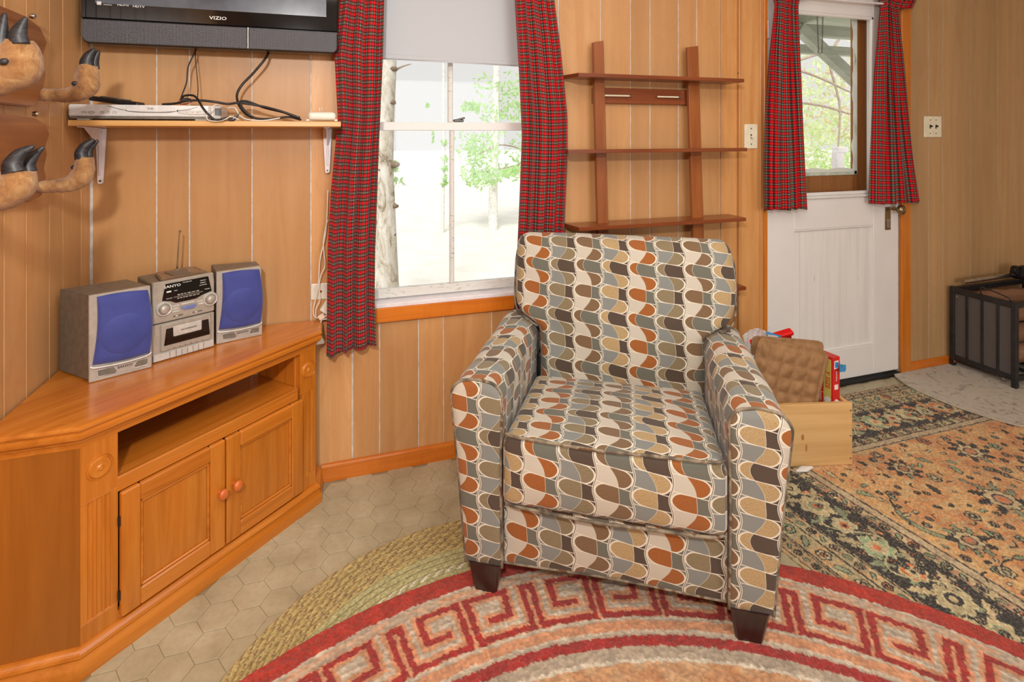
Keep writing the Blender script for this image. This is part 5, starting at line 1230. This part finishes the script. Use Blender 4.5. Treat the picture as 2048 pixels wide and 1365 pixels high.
# --- round shag rug with fret border
def shag():
    cx, cy, R = RC
    e = empty('round_rug', 'round red and peach shag rug with a meander border, nearest the camera', 'rug', (cx, cy, 0))
    rr = np.concatenate([np.linspace(0.02, .92, 60), np.arange(.924, R-.006, .0034), [R-.004, R-.002, R, R+.001, R]])
    th = np.concatenate([np.radians(np.arange(28, 130, .16)), np.radians(np.arange(130, 388, 1.5))])
    nu, nv = len(th), len(rr); T, Rg = np.meshgrid(th, rr); X = Rg*np.cos(T); Y = Rg*np.sin(T)
    w1 = (vnoise(X, Y, .010, 1)-.5)*.0065+(vnoise(X, Y, .004, 31)-.5)*.004; w2 = (vnoise(X+3, Y, .010, 2)-.5)*.0065
    r = Rg+w1; ang = np.degrees(T)+w2/1.3*57.3
    per = 15.65; a = ang-94.35; a = np.abs((a+per/2) % per-per/2)        # 0 at the gap between mirrored units
    k = 1.32*PI/180
    def seg(a0, r0, a1, r1):
        ax, ay, bx_, by_ = a0*k, r0, a1*k, r1; px, py = a*k-ax, r-ay; dx, dy = bx_-ax, by_-ay; t = np.clip((px*dx+py*dy)/(dx*dx+dy*dy), 0, 1)
        return np.maximum(np.abs(px-t*dx), np.abs(py-t*dy))
    S_ = [(.55, 1.255, .55, 1.385), (.55, 1.385, 5.0, 1.385), (5.0, 1.385, 5.0, 1.308), (5.0, 1.308, 2.6, 1.308), (.55, 1.255, 7.25, 1.255), (7.25, 1.255, 7.25, 1.385), (7.25, 1.385, 7.9, 1.385)]
    d = np.min([seg(*s_) for s_ in S_], 0)
    grey = C3(200, 180, 154); grey2 = C3(222, 205, 180); peach = C3(226, 160, 116); red = C3(190, 50, 30); dred = C3(172, 42, 36)
    C = np.zeros(X.shape+(3,)); C[:] = grey
    n1 = vnoise(X, Y, .03, 5); n2 = vnoise(X, Y, .006, 6); n3 = vnoise(Rg*1.0, ang*.01, .012, 7)
    stripe = (np.sin(r*2*PI/.019) > .2)
    C = np.where(stripe[..., None], grey2, grey)
    kz = (r > 1.244) & (r < 1.397)
    C = np.where((kz & (d > .008) & (d < .0195))[..., None], peach, C); C = np.where((kz & (d <= .0086))[..., None], dred, C)
    C = np.where((r > 1.404)[..., None] & (r < 1.420)[..., None], lerp(grey2, peach, n1), C)
    C = np.where((r > 1.431)[..., None], red, C)
    C = np.where(((r > 1.205) & (r < 1.232))[..., None], peach, C)
    C = np.where(((r > 1.160) & (r < 1.190))[..., None], dred, C); C = np.where(((r > 1.128) & (r <= 1.160))[..., None], C3(190, 172, 148), C)
    C = np.where(((r > 1.118) & (r <= 1.128))[..., None], C3(228, 214, 190), C); C = np.where((r <= 1.118)[..., None], lerp(C3(216, 150, 98), C3(206, 172, 132), n1), C)
    for c_, w_ in ((.98, .05), (.80, .06), (.55, .05)): C = np.where((np.abs(r-c_) < w_*.35)[..., None], C3(196, 120, 76), C)
    C = C*(.86+.28*n2)[..., None]*(.93+.14*n1)[..., None]
    H = .0215+.0035*(n2-.5)+.002*(n3-.5); H = np.where(d < .0105, H-.0012, H)
    H[-1] = .0105; H[-2] = .015; H[-3] = .019; H[0] = .0215
    V = np.stack([X, Y, H], -1).reshape(-1, 3)
    np_grid_mesh('pile', V, nu, nv, C.reshape(-1, 3), M['shag'], e, True)
    mesh('backing', [(R*.998*math.cos(t), R*.998*math.sin(t), .0103) for t in np.linspace(0, 2*PI, 90, endpoint=False)]+[(0.02*math.cos(t), .02*math.sin(t), .021) for t in (0, 2, 4)], [tuple(range(90)), (90, 91, 92)], plain('rug_backing', (150, 120, 96), .9), e)
shag()
# --- braided green rug
def braid():
    cx, cy, R = GC
    e = empty('round_rug', 'round green and tan braided rug, lying partly beneath the red shag rug', 'rug', (cx, cy, 0))
    rr = np.arange(.36, R, .0021); th = np.arange(0, 2*PI, .0026/.7); nu, nv = len(th), len(rr); T, Rg = np.meshgrid(th, rr); X = Rg*np.cos(T); Y = Rg*np.sin(T)
    pit = .0205; ring = np.floor((R-Rg)/pit); f = ((R-Rg)/pit) % 1; arcl = T*Rg
    ph = arcl/.0125+np.abs(f-.5)*.9+ring*.37; s_ = ph % 1; idx = np.floor(ph)
    h = .0068+.0024*np.clip(1-(2*f-1)**8, 0, 1)+.0007*np.sin(PI*s_)
    rnd_ = np.modf(np.abs(np.sin(idx*12.9898+ring*78.233)*43758.5))[0]
    tan = C3(196, 178, 116); olive = C3(178, 168, 110); green = C3(190, 186, 134); brown = C3(140, 110, 78); orange = C3(190, 164, 100); white = C3(226, 222, 204)
    C = np.zeros(X.shape+(3,)); C[:] = tan
    outer = ring < 6
    m3 = (idx % 3)
    fl = (np.abs(f-.5) < .40) & (vnoise(X, Y, .0035, 44) > .36); C = np.where((outer & (m3 == 0) & fl)[..., None], brown, C); C = np.where((outer & (m3 == 1))[..., None], orange, C)
    C = np.where((~outer)[..., None], np.where((m3 == 1)[..., None], olive, green), C)
    C = np.where(((ring == 9) & (m3 == 0))[..., None], white, C)
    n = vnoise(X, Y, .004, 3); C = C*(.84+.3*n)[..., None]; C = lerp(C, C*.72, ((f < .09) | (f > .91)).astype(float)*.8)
    h[-1] = .0; V = np.stack([X, Y, h], -1).reshape(-1, 3)
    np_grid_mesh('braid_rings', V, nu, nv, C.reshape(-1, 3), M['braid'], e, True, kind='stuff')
    mesh('inner_disc', [(.365*math.cos(t), .365*math.sin(t), .0075) for t in np.linspace(0, 2*PI, 64, endpoint=False)], [tuple(range(64))], plain('braid_middle', (180, 174, 124), .9), e)
braid()
# --- patterned wool rug
def persian():
    x0, x1, y0, y1 = 1.22, 3.75, .42, 2.10; st_ = .0036
    xs = np.arange(x0, x1, st_); ysv = np.arange(y0, y1+.001, st_); nu, nv = len(xs), len(ysv); X, Y = np.meshgrid(xs, ysv)
    jx = (vnoise(X, Y, .008, 11)-.5)*.004; jy = (vnoise(X+5, Y, .008, 12)-.5)*.004
    XX, YY = X+jx, Y+jy
    left = 1.335+.122*(1.42-YY); p = XX-left; q_ = 2.10-YY
    b = np.minimum(p/1.15, q_)
    navy = C3(52, 54, 54); cream = C3(204, 184, 140); salmon = C3(222, 152, 98); beige = C3(190, 174, 132); green = C3(146, 156, 122); sage = C3(160, 182, 140); coral = C3(214, 122, 76); rose = C3(186, 140, 108)
    C = np.zeros(X.shape+(3,)); n1 = vnoise(X, Y, .05, 21); n2 = vnoise(X, Y, .016, 22); n3 = vnoise(X, Y, .0045, 23)
    C[:] = lerp(salmon, C3(214, 170, 112), np.clip(n1*1.6-.3, 0, 1)); C = lerp(C, cream, (vnoise(X, Y*3, .024, 30) > .66)*.55)
    gu = b < .165; C[gu] = beige; C = np.where((gu & (n2 > .62))[..., None], C3(206, 168, 118), C)
    C = np.where(((b >= .165) & (b < .33))[..., None], navy, C)
    C = np.where(((b >= .33) & (b < .405))[..., None], lerp(cream, rose, (n2 > .55)*.8), C)
    for c_ in (.012, .05, .058, .118, .160, .168, .326, .334, .368, .398): C = np.where((np.abs(b-c_) < .0026)[..., None], navy, C)
    C = np.where(((b > .372) & (b < .394))[..., None], C3(196, 176, 140), C)
    C = np.where(((b > .013) & (b < .049))[..., None], C3(188, 158, 116), C)
    def win(cx_, cy_, r):
        i0, i1 = np.searchsorted(xs, [cx_-r, cx_+r]); j0, j1 = np.searchsorted(ysv, [cy_-r, cy_+r])
        return (slice(j0, j1), slice(i0, i1)) if (i1 > i0 and j1 > j0) else None
    def flower(cx_, cy_, r, n, cp, ci, cc, out=navy, rot=0):
        w = win(cx_, cy_, r*1.5)
        if not w: return
        dx, dy = XX[w]-cx_, YY[w]-cy_; rho = np.hypot(dx, dy); t = np.arctan2(dy, dx)+rot; rad = r*(.74+.26*np.abs(np.cos(n*t/2)))
        S_ = C[w]; ow = .0055
        S_[rho < rad+ow] = out; S_[rho < rad] = cp; m = (np.abs(rho-r*.50) < .0030); S_[m] = out; S_[rho < r*.50-.0028] = ci; S_[rho < r*.22] = cc
        C[w] = S_
    def leaf(cx_, cy_, L, wd, a, c1, out=navy, vein=False, serr=0):
        w = win(cx_, cy_, L)
        if not w: return
        dx, dy = XX[w]-cx_, YY[w]-cy_; u = dx*math.cos(a)+dy*math.sin(a); v = -dx*math.sin(a)+dy*math.cos(a); v = v-.25*u*u/L*4*.3
        t = np.clip(u/L*2, -1, 1); hw = wd*(1-t*t)**.8*(1+serr*np.sin(u*2*PI/.016)); S_ = C[w]; ins = np.abs(u) < L/2
        S_[ins & (np.abs(v) < hw+.0045)] = out; S_[ins & (np.abs(v) < hw)] = c1
        if vein: S_[ins & (np.abs(v) < .0022)] = out
        C[w] = S_
    def stroke(pts, wd, c1, mask=None):
        pts = [np.array(p_) for p_ in pts]
        for a_, b_ in zip(pts[:-1], pts[1:]):
            mid = (a_+b_)/2; w = win(mid[0], mid[1], np.linalg.norm(b_-a_)/2+wd*2)
            if not w: continue
            dx, dy = XX[w]-a_[0], YY[w]-a_[1]; d_ = b_-a_; t = np.clip((dx*d_[0]+dy*d_[1])/(d_@d_+1e-12), 0, 1); dist = np.hypot(dx-t*d_[0], dy-t*d_[1]); S_ = C[w]; S_[dist < wd] = c1; C[w] = S_
    rs = random.Random(12)
    def toworld(bv, l, side):
        if side == 0: return (l, 2.10-bv)                      # far side: l = x
        y = l; return (1.335+.122*(1.42-y)+bv*1.15, y)          # left side: l = y
    pal = [(cream, green, coral), (beige, navy, cream), (coral, cream, navy), (sage, cream, coral), (C3(206, 190, 150), coral, navy)]
    for side, lo, hi in ((0, 1.5, 3.7), (1, .45, 1.95)):
        l = lo; k = 0
        while l < hi:
            # main border
            c = toworld(.248, l, side); P_ = pal[k % 5]
            flower(c[0], c[1], .052 if k % 2 == 0 else .036, 8 if k % 2 == 0 else 6, *P_, out=C3(206, 196, 150), rot=rs.random())
            for s1 in (-1, 1):
                for s2 in (-1, 1):
                    c2 = toworld(.248+s1*.045, l+s2*.055, side); a = rs.random()*.8+(PI/4*s1*s2 if side == 0 else PI/4*s1*s2+PI/2)
                    leaf(c2[0], c2[1], .075, .012, a, rs.choice([cream, beige, green, salmon]), out=navy, serr=.35)
            for q__ in range(4):
                c2 = toworld(.248+rs.uniform(-.066, .066), l+rs.uniform(-.07, .07), side); flower(c2[0], c2[1], .010, 5, rs.choice([cream, sage, coral]), navy, cream, out=navy)
            l += .105; k += 1
        l = lo
        pts = []
        while l < hi:
            c = toworld(.248+.05*math.sin(l*2*PI/.21), l, side); pts.append(c); l += .012
        stroke(pts, .0028, C3(206, 196, 150))
        # guards
        for bv, r_, stp in ((.088, .020, .062), (.140, .0115, .040), (.350, .0125, .045), (.032, .009, .030)):
            l = lo; k = 0
            while l < hi:
                c = toworld(bv, l, side); P_ = pal[(k*2+1) % 5]
                if k % 2 == 0: flower(c[0], c[1], r_, 5, *P_, out=navy, rot=k)
                else: leaf(c[0], c[1], r_*2.6, r_*.42, (0 if side == 0 else PI/2)+(.6 if k % 4 == 1 else -.6), green, out=navy)
                l += stp*(1 if r_ > .01 else 1); k += 1
    def inside(x, y, mrg=.41):
        return min((x-(1.335+.122*(1.42-y)))/1.15, 2.10-y) > mrg
    # field: sweeping arabesques, palmettes, rosettes
    for (cx_, cy_, r_, a0, a1) in ((2.02, 1.35, .16, 2.2, 4.9), (2.35, 1.05, .20, .3, 3.1), (2.62, 1.45, .17, 3.2, 6.3), (2.15, .80, .17, 1.2, 4.4), (2.9, 1.2, .2, 1.5, 4.7), (2.5, .72, .15, 0, 3), (3.2, 1.5, .16, 2.5, 5.5), (1.98, 1.02, .12, -.5, 2.2)):
        pts = [(cx_+r_*(1+.15*t)*math.cos(a0+(a1-a0)*t), cy_+r_*.9*math.sin(a0+(a1-a0)*t)) for t in np.linspace(0, 1, 26)]; stroke(pts, .0034, navy)
        mid = pts[6:18]; stroke(mid, .011, navy); stroke(mid, .0075, green)
        flower(*pts[-1], .017, 5, sage, cream, coral); flower(*pts[0], .013, 5, cream, coral, navy)
    spots = []
    big = [(2.28, 1.32, .055), (1.95, 1.22, .040), (2.66, 1.18, .060), (2.5, 1.56, .045), (2.12, 1.56, .036), (2.32, .86, .05), (2.0, .62, .045), (2.85, 1.5, .05), (3.1, 1.1, .06), (2.75, .8, .055), (2.08, 1.08, .030), (2.44, 1.28, .024)]
    for (x, y, r_) in big:
        if not inside(x, y, .43): continue
        for k in range(9):
            a = k*2*PI/9+x; leaf(x+math.cos(a)*r_*1.15, y+math.sin(a)*r_*1.15, r_*1.3, r_*.20, a, rs.choice([navy, green, navy]), out=navy, serr=.5)
        flower(x, y, r_, 8, cream, rose, coral); spots.append((x, y, r_*1.6))
    tries = 0
    while tries < 5200:
        tries += 1; x, y = rs.uniform(1.7, 3.7), rs.uniform(.45, 1.72)
        if not inside(x, y, .422): continue
        r_ = rs.choice([.008, .011, .014, .022])
        if any(math.hypot(x-a, y-b_) < r_+c_+.010 for a, b_, c_ in spots): continue
        spots.append((x, y, r_+.004)); z = rs.random()
        if z < .42: flower(x, y, r_, rs.choice([5, 6]), rs.choice([cream, sage, coral, beige, rose]), rs.choice([navy, cream, green]), cream, rot=z*9)
        elif z < .8: leaf(x, y, r_*2.6, r_*.42, rs.random()*PI, rs.choice([green, cream, navy, sage]), serr=.3)
        else:
            a = rs.random()*6; stroke([(x, y), (x+math.cos(a)*r_, y+math.sin(a)*r_), (x+math.cos(a+.7)*r_*2, y+math.sin(a+.7)*r_*2)], .0028, navy)
    C *= (.82+.36*n3)[..., None]; C *= (.92+.16*n1)[..., None]
    keep = np.ones_like(b, bool)
    Hh = .0075+.0012*(n3-.5)
    # trim: fold vertices left of the edge onto the edge
    Xm = np.maximum(X, left-jx); edge = X < (left-jx); Hh = np.where(edge, .0005, Hh); Hh[-1] = .0; C[edge] = C3(170, 140, 100)
    V = np.stack([Xm, Y, Hh], -1).reshape(-1, 3)
    o = np_grid_mesh('patterned_rug', V, nu, nv, C.reshape(-1, 3), M['persian'], None)
    tag(o, 'large floral rug in salmon, cream and dark blue-black behind and right of the armchair', 'rug')
persian()
# --- small pale rug by the black rack
def m_beige():
    m = Mat('pale_rug_pile', .95, 0, .2, (186, 176, 158), sheen=.2); v = m.coords('Object'); a = m.noise(v, 14, 4, .6, 1.5); b = m.noise(v, 500, 2)
    c = m.ramp(a, [(.36, (150, 134, 116)), (.45, (190, 180, 162)), (.6, (198, 188, 170)), (.7, (176, 162, 142))]); m.color(m.mix(Ex(b)*.35, c, (110, 100, 86))); m.bump(b, .4, .002); return m.mat
e = empty('oval_rug', 'small pale grey-beige rug under the black mesh rack by the far wall', 'rug', (3.42, 1.98, 0))
P = []
for k in range(80):
    t = 2*PI*k/80; r_ = 1+.012*math.sin(5*t)
    P.append((.60*r_*math.copysign(abs(math.cos(t))**.75, math.cos(t)), .19+.0+.0+(.46*r_)*math.copysign(abs(math.sin(t))**.9, math.sin(t))-.25))
P = [(x, min(y, WY-1.98-.016)) for x, y in P]
prism('rug_body', P, .0090, .0150, m_beige(), e, .0)
tube('edge_binding', [(x, y, .012) for x, y in P], .0042, plain('pale_binding', (184, 172, 150), .9), e, 6, 1, True, cap=False)
# ------------------------------------------------------------------ crate and contents
RZ = .009
KA = Vector((1.950, 1.640)); kan = math.atan2(-.249, .968)
kr = empty('wooden_crate', 'plain pine crate on the patterned rug behind the armchair, filled with cartons and trays', 'crate', (KA.x, KA.y, RZ), kan)
KW, KD, KH, KT = .46, .33, .245, .017
bx('front_board', -KW, 0, 0, KT, 0, KH, M['crate'], kr, .001); bx('rear_board', -KW, 0, KD-KT, KD, 0, KH, M['crate'], kr, .001)
bx('side_board', -KT, 0, KT, KD-KT, 0, KH-.004, M['crate'], kr, .001); bx('side_board', -KW, -KW+KT, KT, KD-KT, 0, KH, M['crate'], kr, .001)
bx('bottom_board', -KW+KT, -KT, KT, KD-KT, .004, .016, M['crate'], kr, .001)
bx('corner_post', -KT-.02, -KT, KT, KT+.02, .016, KH-.012, M['crate'], kr, .001)
for z in (.025, .115, .215): cyl('nail', (-.008, .0005, z), (-.008, -.0012, z), .0028, M['screw'], kr, n=8)
kn = plain('knot_wood', (168, 112, 60), .6)
for x, z, a_, b_ in ((-.205, .115, .006, .012), (-.19, .072, .004, .016)): prism_y('wood_knot', [(x+a_*math.cos(k*PI/6), z+b_*math.sin(k*PI/6)) for k in range(12)], -.0004, .002, kn, kr)
def KLW(x, y, z):
    c, s = math.cos(kan), math.sin(kan); return Vector((KA.x+x*c-y*s, KA.y+x*s+y*c, z+RZ))
def m_card():
    m = Mat('moulded_pulp', .9, 0, .2, (150, 112, 74)); v = m.coords('Object'); a = m.noise(v, 30, 4, .6); m.color(m.ramp(a, [(.3, (134, 98, 64)), (.7, (164, 126, 88))])); m.bump(m.noise(v, 300, 3), .3, .002); return m.mat
CARD = m_card()
def tray(label, loc, rot, name='egg_tray', seed=0):
    n = 60; L = .305; vs = []; fs = []
    for j in range(n+1):
        for i in range(n+1):
            u, v = i/n*2-1, j/n*2-1; r_ = .16; cu, cv = max(abs(u)-(1-r_), 0), max(abs(v)-(1-r_), 0); kk = math.hypot(cu, cv)
            x, z = u*L/2, v*L/2
            if cu > 0 and cv > 0 and kk > r_: f_ = r_/kk; x = math.copysign((1-r_)+cu*f_, u)*L/2; z = math.copysign((1-r_)+cv*f_, v)*L/2
            m_ = max(abs(u), abs(v)); lip = min(1, max(0, (.90-m_)/.06))
            h = lip*(.010*abs(math.sin(PI*3*(u+1)*.9))*abs(math.sin(PI*3*(v+1)*.9))+.006)
            vs.append((x, -h+.004*math.sin(u*2.2+seed), z))
    for j in range(n):
        for i in range(n): a = j*(n+1)+i; fs.append((a, a+1, a+n+2, a+n+1))
    e = mesh(name, vs, fs, CARD, None, True, label=label, cat='egg tray'); e.location = loc; e.rotation_euler = rot
    sd = e.modifiers.new('t', 'SOLIDIFY'); sd.thickness = .003; return e
tray('brown moulded egg tray standing at the front of the crate, bumps facing the room', KLW(-.256, .028, .322), (math.radians(-1), math.radians(14), kan), seed=0)
tray('second brown egg tray standing behind the front one, only its top edge showing', KLW(-.244, .055, .332), (math.radians(-3), math.radians(6), kan), seed=1)
# red snack carton with yellow stripe
sc = empty('snack_carton', 'red carton with a yellow Y SIZE stripe at the right end of the crate', 'carton', KLW(-.060, .030, .017), kan+.5, group=None)
sc.rotation_euler = (0, 0, -PI/2+.13)
bx('carton_body', -.105, 0, 0, .043, 0, .395, M['red_card'], sc, .001)
bx('stripe', -.040, -.008, -.0012, .001, .19, .385, M['yellow_card'], sc, 0)
text('lettering', 'Y SIZE', .026, M['red_card'], sc, (-.022, -.0015, .300), (PI/2, PI/2, 0), sx=1.0)
lathe('round_emblem', [(.0003, .0006), (.014, .0006), (.014, 0)], M['print_white'], sc, 24, 'Y', (-.022, -.0012, .218))
text('lettering', 'MADE WITH', .007, M['print_white'], sc, (-.052, -.0008, .222), (PI/2, PI/2, 0)); bx('printed_line', -.06, -.042, -.0010, .0005, .24, .2412, M['print_white'], sc, 0)
box('printed_badge', (.0006, .020, .365), (.001, .026, .032), M['print_white'], sc, .0003); box('printed_badge', (.0012, .020, .365), (.001, .020, .022), M['blue_card'], sc, .0003)
text('lettering', 'NATURAL', .009, M['print_white'], sc, (.0012, .020, .318), (PI/2, PI/2, PI/2)); box('printed_badge', (.0006, .020, .275), (.001, .022, .020), M['print_white'], sc, .0003)
box('printed_badge', (.0006, .020, .208), (.001, .020, .024), M['print_white'], sc, .0003)
# red plastic lid, papers, blue carton
p = at(1543, 690, 1.90)
rd = empty('plastic_lid', 'bright red plastic tub lid sticking out at the back of the crate', 'lid', p, rz=.1); rd.rotation_euler = (math.radians(18), math.radians(-15), -.25)
bmx = bmesh.new(); add_box(bmx, (0, 0, -.02), (.185, .014, .14), .006, None, 3); bm_obj('panel', bmx, M['red_card'], rd)
bmx = bmesh.new(); add_box(bmx, (0, -.006, .045), (.19, .034, .020), .007, None, 3); bm_obj('rim', bmx, M['red_plastic'], rd)
def crumple(name, label, c, size, mat, seed, cat='paper', sq=(1, 1, 1), rot=(0, 0, 0)):
    bm = bmesh.new(); r_ = bmesh.ops.create_icosphere(bm, subdivisions=3, radius=1); rs2 = random.Random(seed)
    ph = [rs2.uniform(2, 5) for _ in range(6)]
    for v in bm.verts:
        f_ = 1+.22*math.sin(v.co.x*ph[0]+ph[3])*math.sin(v.co.y*ph[1]+ph[4])+.14*abs(math.sin(v.co.z*ph[2]*1.7+v.co.x*3))
        v.co = Vector((v.co.x*f_*size*sq[0], v.co.y*f_*size*sq[1], v.co.z*f_*size*sq[2]))
    o = bm_obj(name, bm, mat, None, label=label, cat=cat); o.location = c; o.rotation_euler = rot; return o
def sheet(name, label, P3_, mat, cat, n=10, amp=.006, seed=1):
    a, b, c, d = [Vector(v) for v in P3_]; vs = []; fs = []
    for j in range(n+1):
        for i in range(n+1):
            u, v = i/n, j/n; q_ = a.lerp(b, u).lerp(d.lerp(c, u), v); w_ = amp*math.sin(u*5+seed)*math.sin(v*4+seed*2)+amp*.5*abs(math.sin(u*9+v*7)); vs.append(q_+Vector((w_*.3, w_, w_*.3)))
    for j in range(n):
        for i in range(n): k = j*(n+1)+i; fs.append((k, k+1, k+n+2, k+n+1))
    o = mesh(name, vs, fs, mat, None, False, label=label, cat=cat); s_ = o.modifiers.new('t', 'SOLIDIFY'); s_.thickness = .0012; return o
sheet('folded_paper', 'folded grey-white paper poking up at the left of the red lid', [at(1484, 671, 1.92), at(1516, 656, 1.92), at(1532, 664, 1.93), at(1500, 720, 1.90)], M['paper'], 'paper', seed=2)
sheet('paper_wrapper', 'crumpled beige paper wrapper between red lid and egg tray', [at(1532, 664, 1.84), at(1514, 700, 1.82), at(1500, 735, 1.80), at(1545, 700, 1.84)], plain('kraft_light', (188, 172, 152), .8), 'wrapper', seed=3)
sheet('blue_packet', 'blue and white packet corner between the red lid and the egg tray', [at(1532, 664, 1.86), at(1562, 671, 1.86), at(1556, 690, 1.85), at(1532, 680, 1.85)], M['blue_card'], 'packet', seed=1, amp=.002)
sheet('white_slip', 'white paper slip lying in front of the blue packet in the crate', [at(1536, 669, 1.845), at(1556, 673, 1.845), at(1552, 686, 1.84), at(1535, 679, 1.84)], M['paper'], 'paper', seed=4, amp=.001)
crumple('crumpled_paper', 'white crumpled paper beside the armchair arm at the left of the crate', at(1507, 716, 1.80), .022, M['paper'], 3, sq=(1, .8, 1))
crumple('crumpled_paper', 'grey crumpled paper in the right front corner of the crate', KLW(-.042, .036, .226), .016, M['paper'], 5, sq=(1, .7, .8))
bs = sheet('blue_scrap', 'small blue and white scrap sticking out behind the red carton', [at(1679, 728, 1.672), at(1692, 731, 1.69), at(1690, 744, 1.69), at(1679, 745, 1.672)], M['blue_card'], 'scrap', seed=6, amp=.003)
crumple('red_scrap', 'tiny red scrap on the rug at the bottom left of the crate', (1.665, 1.690, RZ+.006), .012, M['red_card'], 7, 'scrap', (1.3, .7, .5))
crumple('paper_scrap', 'white paper scrap on the rug under the front edge of the crate', (1.735, 1.668, RZ+.006), .022, M['paper'], 9, 'scrap', (1.5, .5, .3))
# ------------------------------------------------------------------ black mesh rack
rk = empty('mesh_rack', 'black metal rack with mesh sides holding firewood against the far right wall', 'rack', (3.318, 1.865, .0152))
BM_ = M['black_metal']; RW, RD, RH = .62, .295, .445
for x in (0, RW):
    for y in (0, RD): bx('post', x-.012, x+.012, y-.012, y+.012, 0, RH+(.0), BM_, rk, .002)
def m_mesh():
    m = Mat('wire_mesh', .6, .2, .4, (78, 74, 72)); c = m.coords('Object'); s_ = m.new('ShaderNodeSeparateXYZ'); m.nt.links.new(c, s_.inputs[0])
    a = ((Ex(s_.outputs[0])+Ex(s_.outputs[1]))*330).fract(); b = (Ex(s_.outputs[2])*330).fract(); w_ = ((a < .45)+(b < .45)) > .5
    m.color(m.mix(w_, (58, 54, 52), (104, 100, 98))); return m.mat
MM = m_mesh()
for x in (0, RW):
    bx('side_rail', x-.010, x+.010, 0, RD, RH-.035, RH-.005, BM_, rk, .002); bx('side_rail', x-.010, x+.010, 0, RD, .035, .062, BM_, rk, .002)
    bx('mesh_panel', x-.002, x+.002, .01, RD-.01, .055, RH-.03, MM, rk, 0)
    for k in (.25, .5, .75): bx('bar', x-.008, x-.001, RD*k-.006, RD*k+.006, .05, RH-.02, BM_, rk, .001)
    for y, z in ((RD-.035, RH-.048), (RD-.022, .030), (.04, .032)): lathe('bolt', [(.0005, .004), (.005, .003), (.006, 0)], M['steel'], rk, 10, 'X', (x-.020 if x == 0 else x+.012, y, z))
for y in (0, RD):
    bx('cross_rail', 0, RW, y-.010, y+.010, RH-.034, RH-.006, BM_, rk, .002); bx('cross_rail', 0, RW, y-.010, y+.010, .035, .060, BM_, rk, .002)
for k in range(5): bx('floor_bar', .05+k*.11, .07+k*.11, 0, RD, .036, .050, BM_, rk, .001)
tube('side_handle', [(-.006, .15, RH-.005), (-.01, .15, RH+.030), (-.008, .13, RH+.034), (.0, .03, RH+.012), (.0, .02, RH-.004)], .0035, BM_, rk, 8, 4)
cyl('metal_pipe', (3.36, 2.135, .488), (3.78, 2.120, .500), .013, M['steel'], None, n=20, label='shiny steel pipe lying along the back top of the black mesh rack', cat='pipe')
BRK = wood('firewood_bark', (150, 108, 78), (96, 66, 46), (186, 146, 110), 'X', 'Object', .9, 0, 1, .4, .3)
for k, (y, z, r_, lab) in enumerate(((.20, .385, .055, 'rough split log on top of the firewood in the black rack'), (.09, .355, .050, 'brown log lying near the front top of the black rack'), (.20, .27, .055, 'log in the middle of the black rack behind its mesh'), (.09, .245, .05, 'log behind the front mesh of the rack, mid height'), (.19, .15, .055, 'bottom rear log in the black rack'), (.085, .14, .052, 'bottom front log in the black rack'))):
    o = tube('firewood_log', [(3.36, 1.865+y, z), (3.5, 1.865+y+.006, z+.006), (3.7, 1.865+y, z), (3.88, 1.865+y-.004, z+.004)], [r_*.95, r_, r_*.98, r_*.9], BRK, None, 12, 4, label=lab, cat='log', group='logs in the black rack')
    for v in o.data.vertices: v.co += Vector((0, math.sin(v.co.x*60+v.co.z*90)*.003, math.sin(v.co.x*45+v.co.y*140+k)*.004))
bag = empty('black_bag', 'black cloth bundle on top of the rack at the right edge of the photograph', 'bag', (3.80, 2.075, .51))
bmb = bmesh.new(); add_box(bmb, (0, 0, 0), (.16, .10, .075), .02, Matrix.Rotation(.2, 3, 'Y'), 3); bm_obj('cloth', bmb, M['black_plastic'], bag, True)
tube('strap', [(-.09, 0, .0), (-.11, 0, .035), (-.05, 0, .05), (.02, 0, .045)], .006, M['black_plastic'], bag, 6, 4)
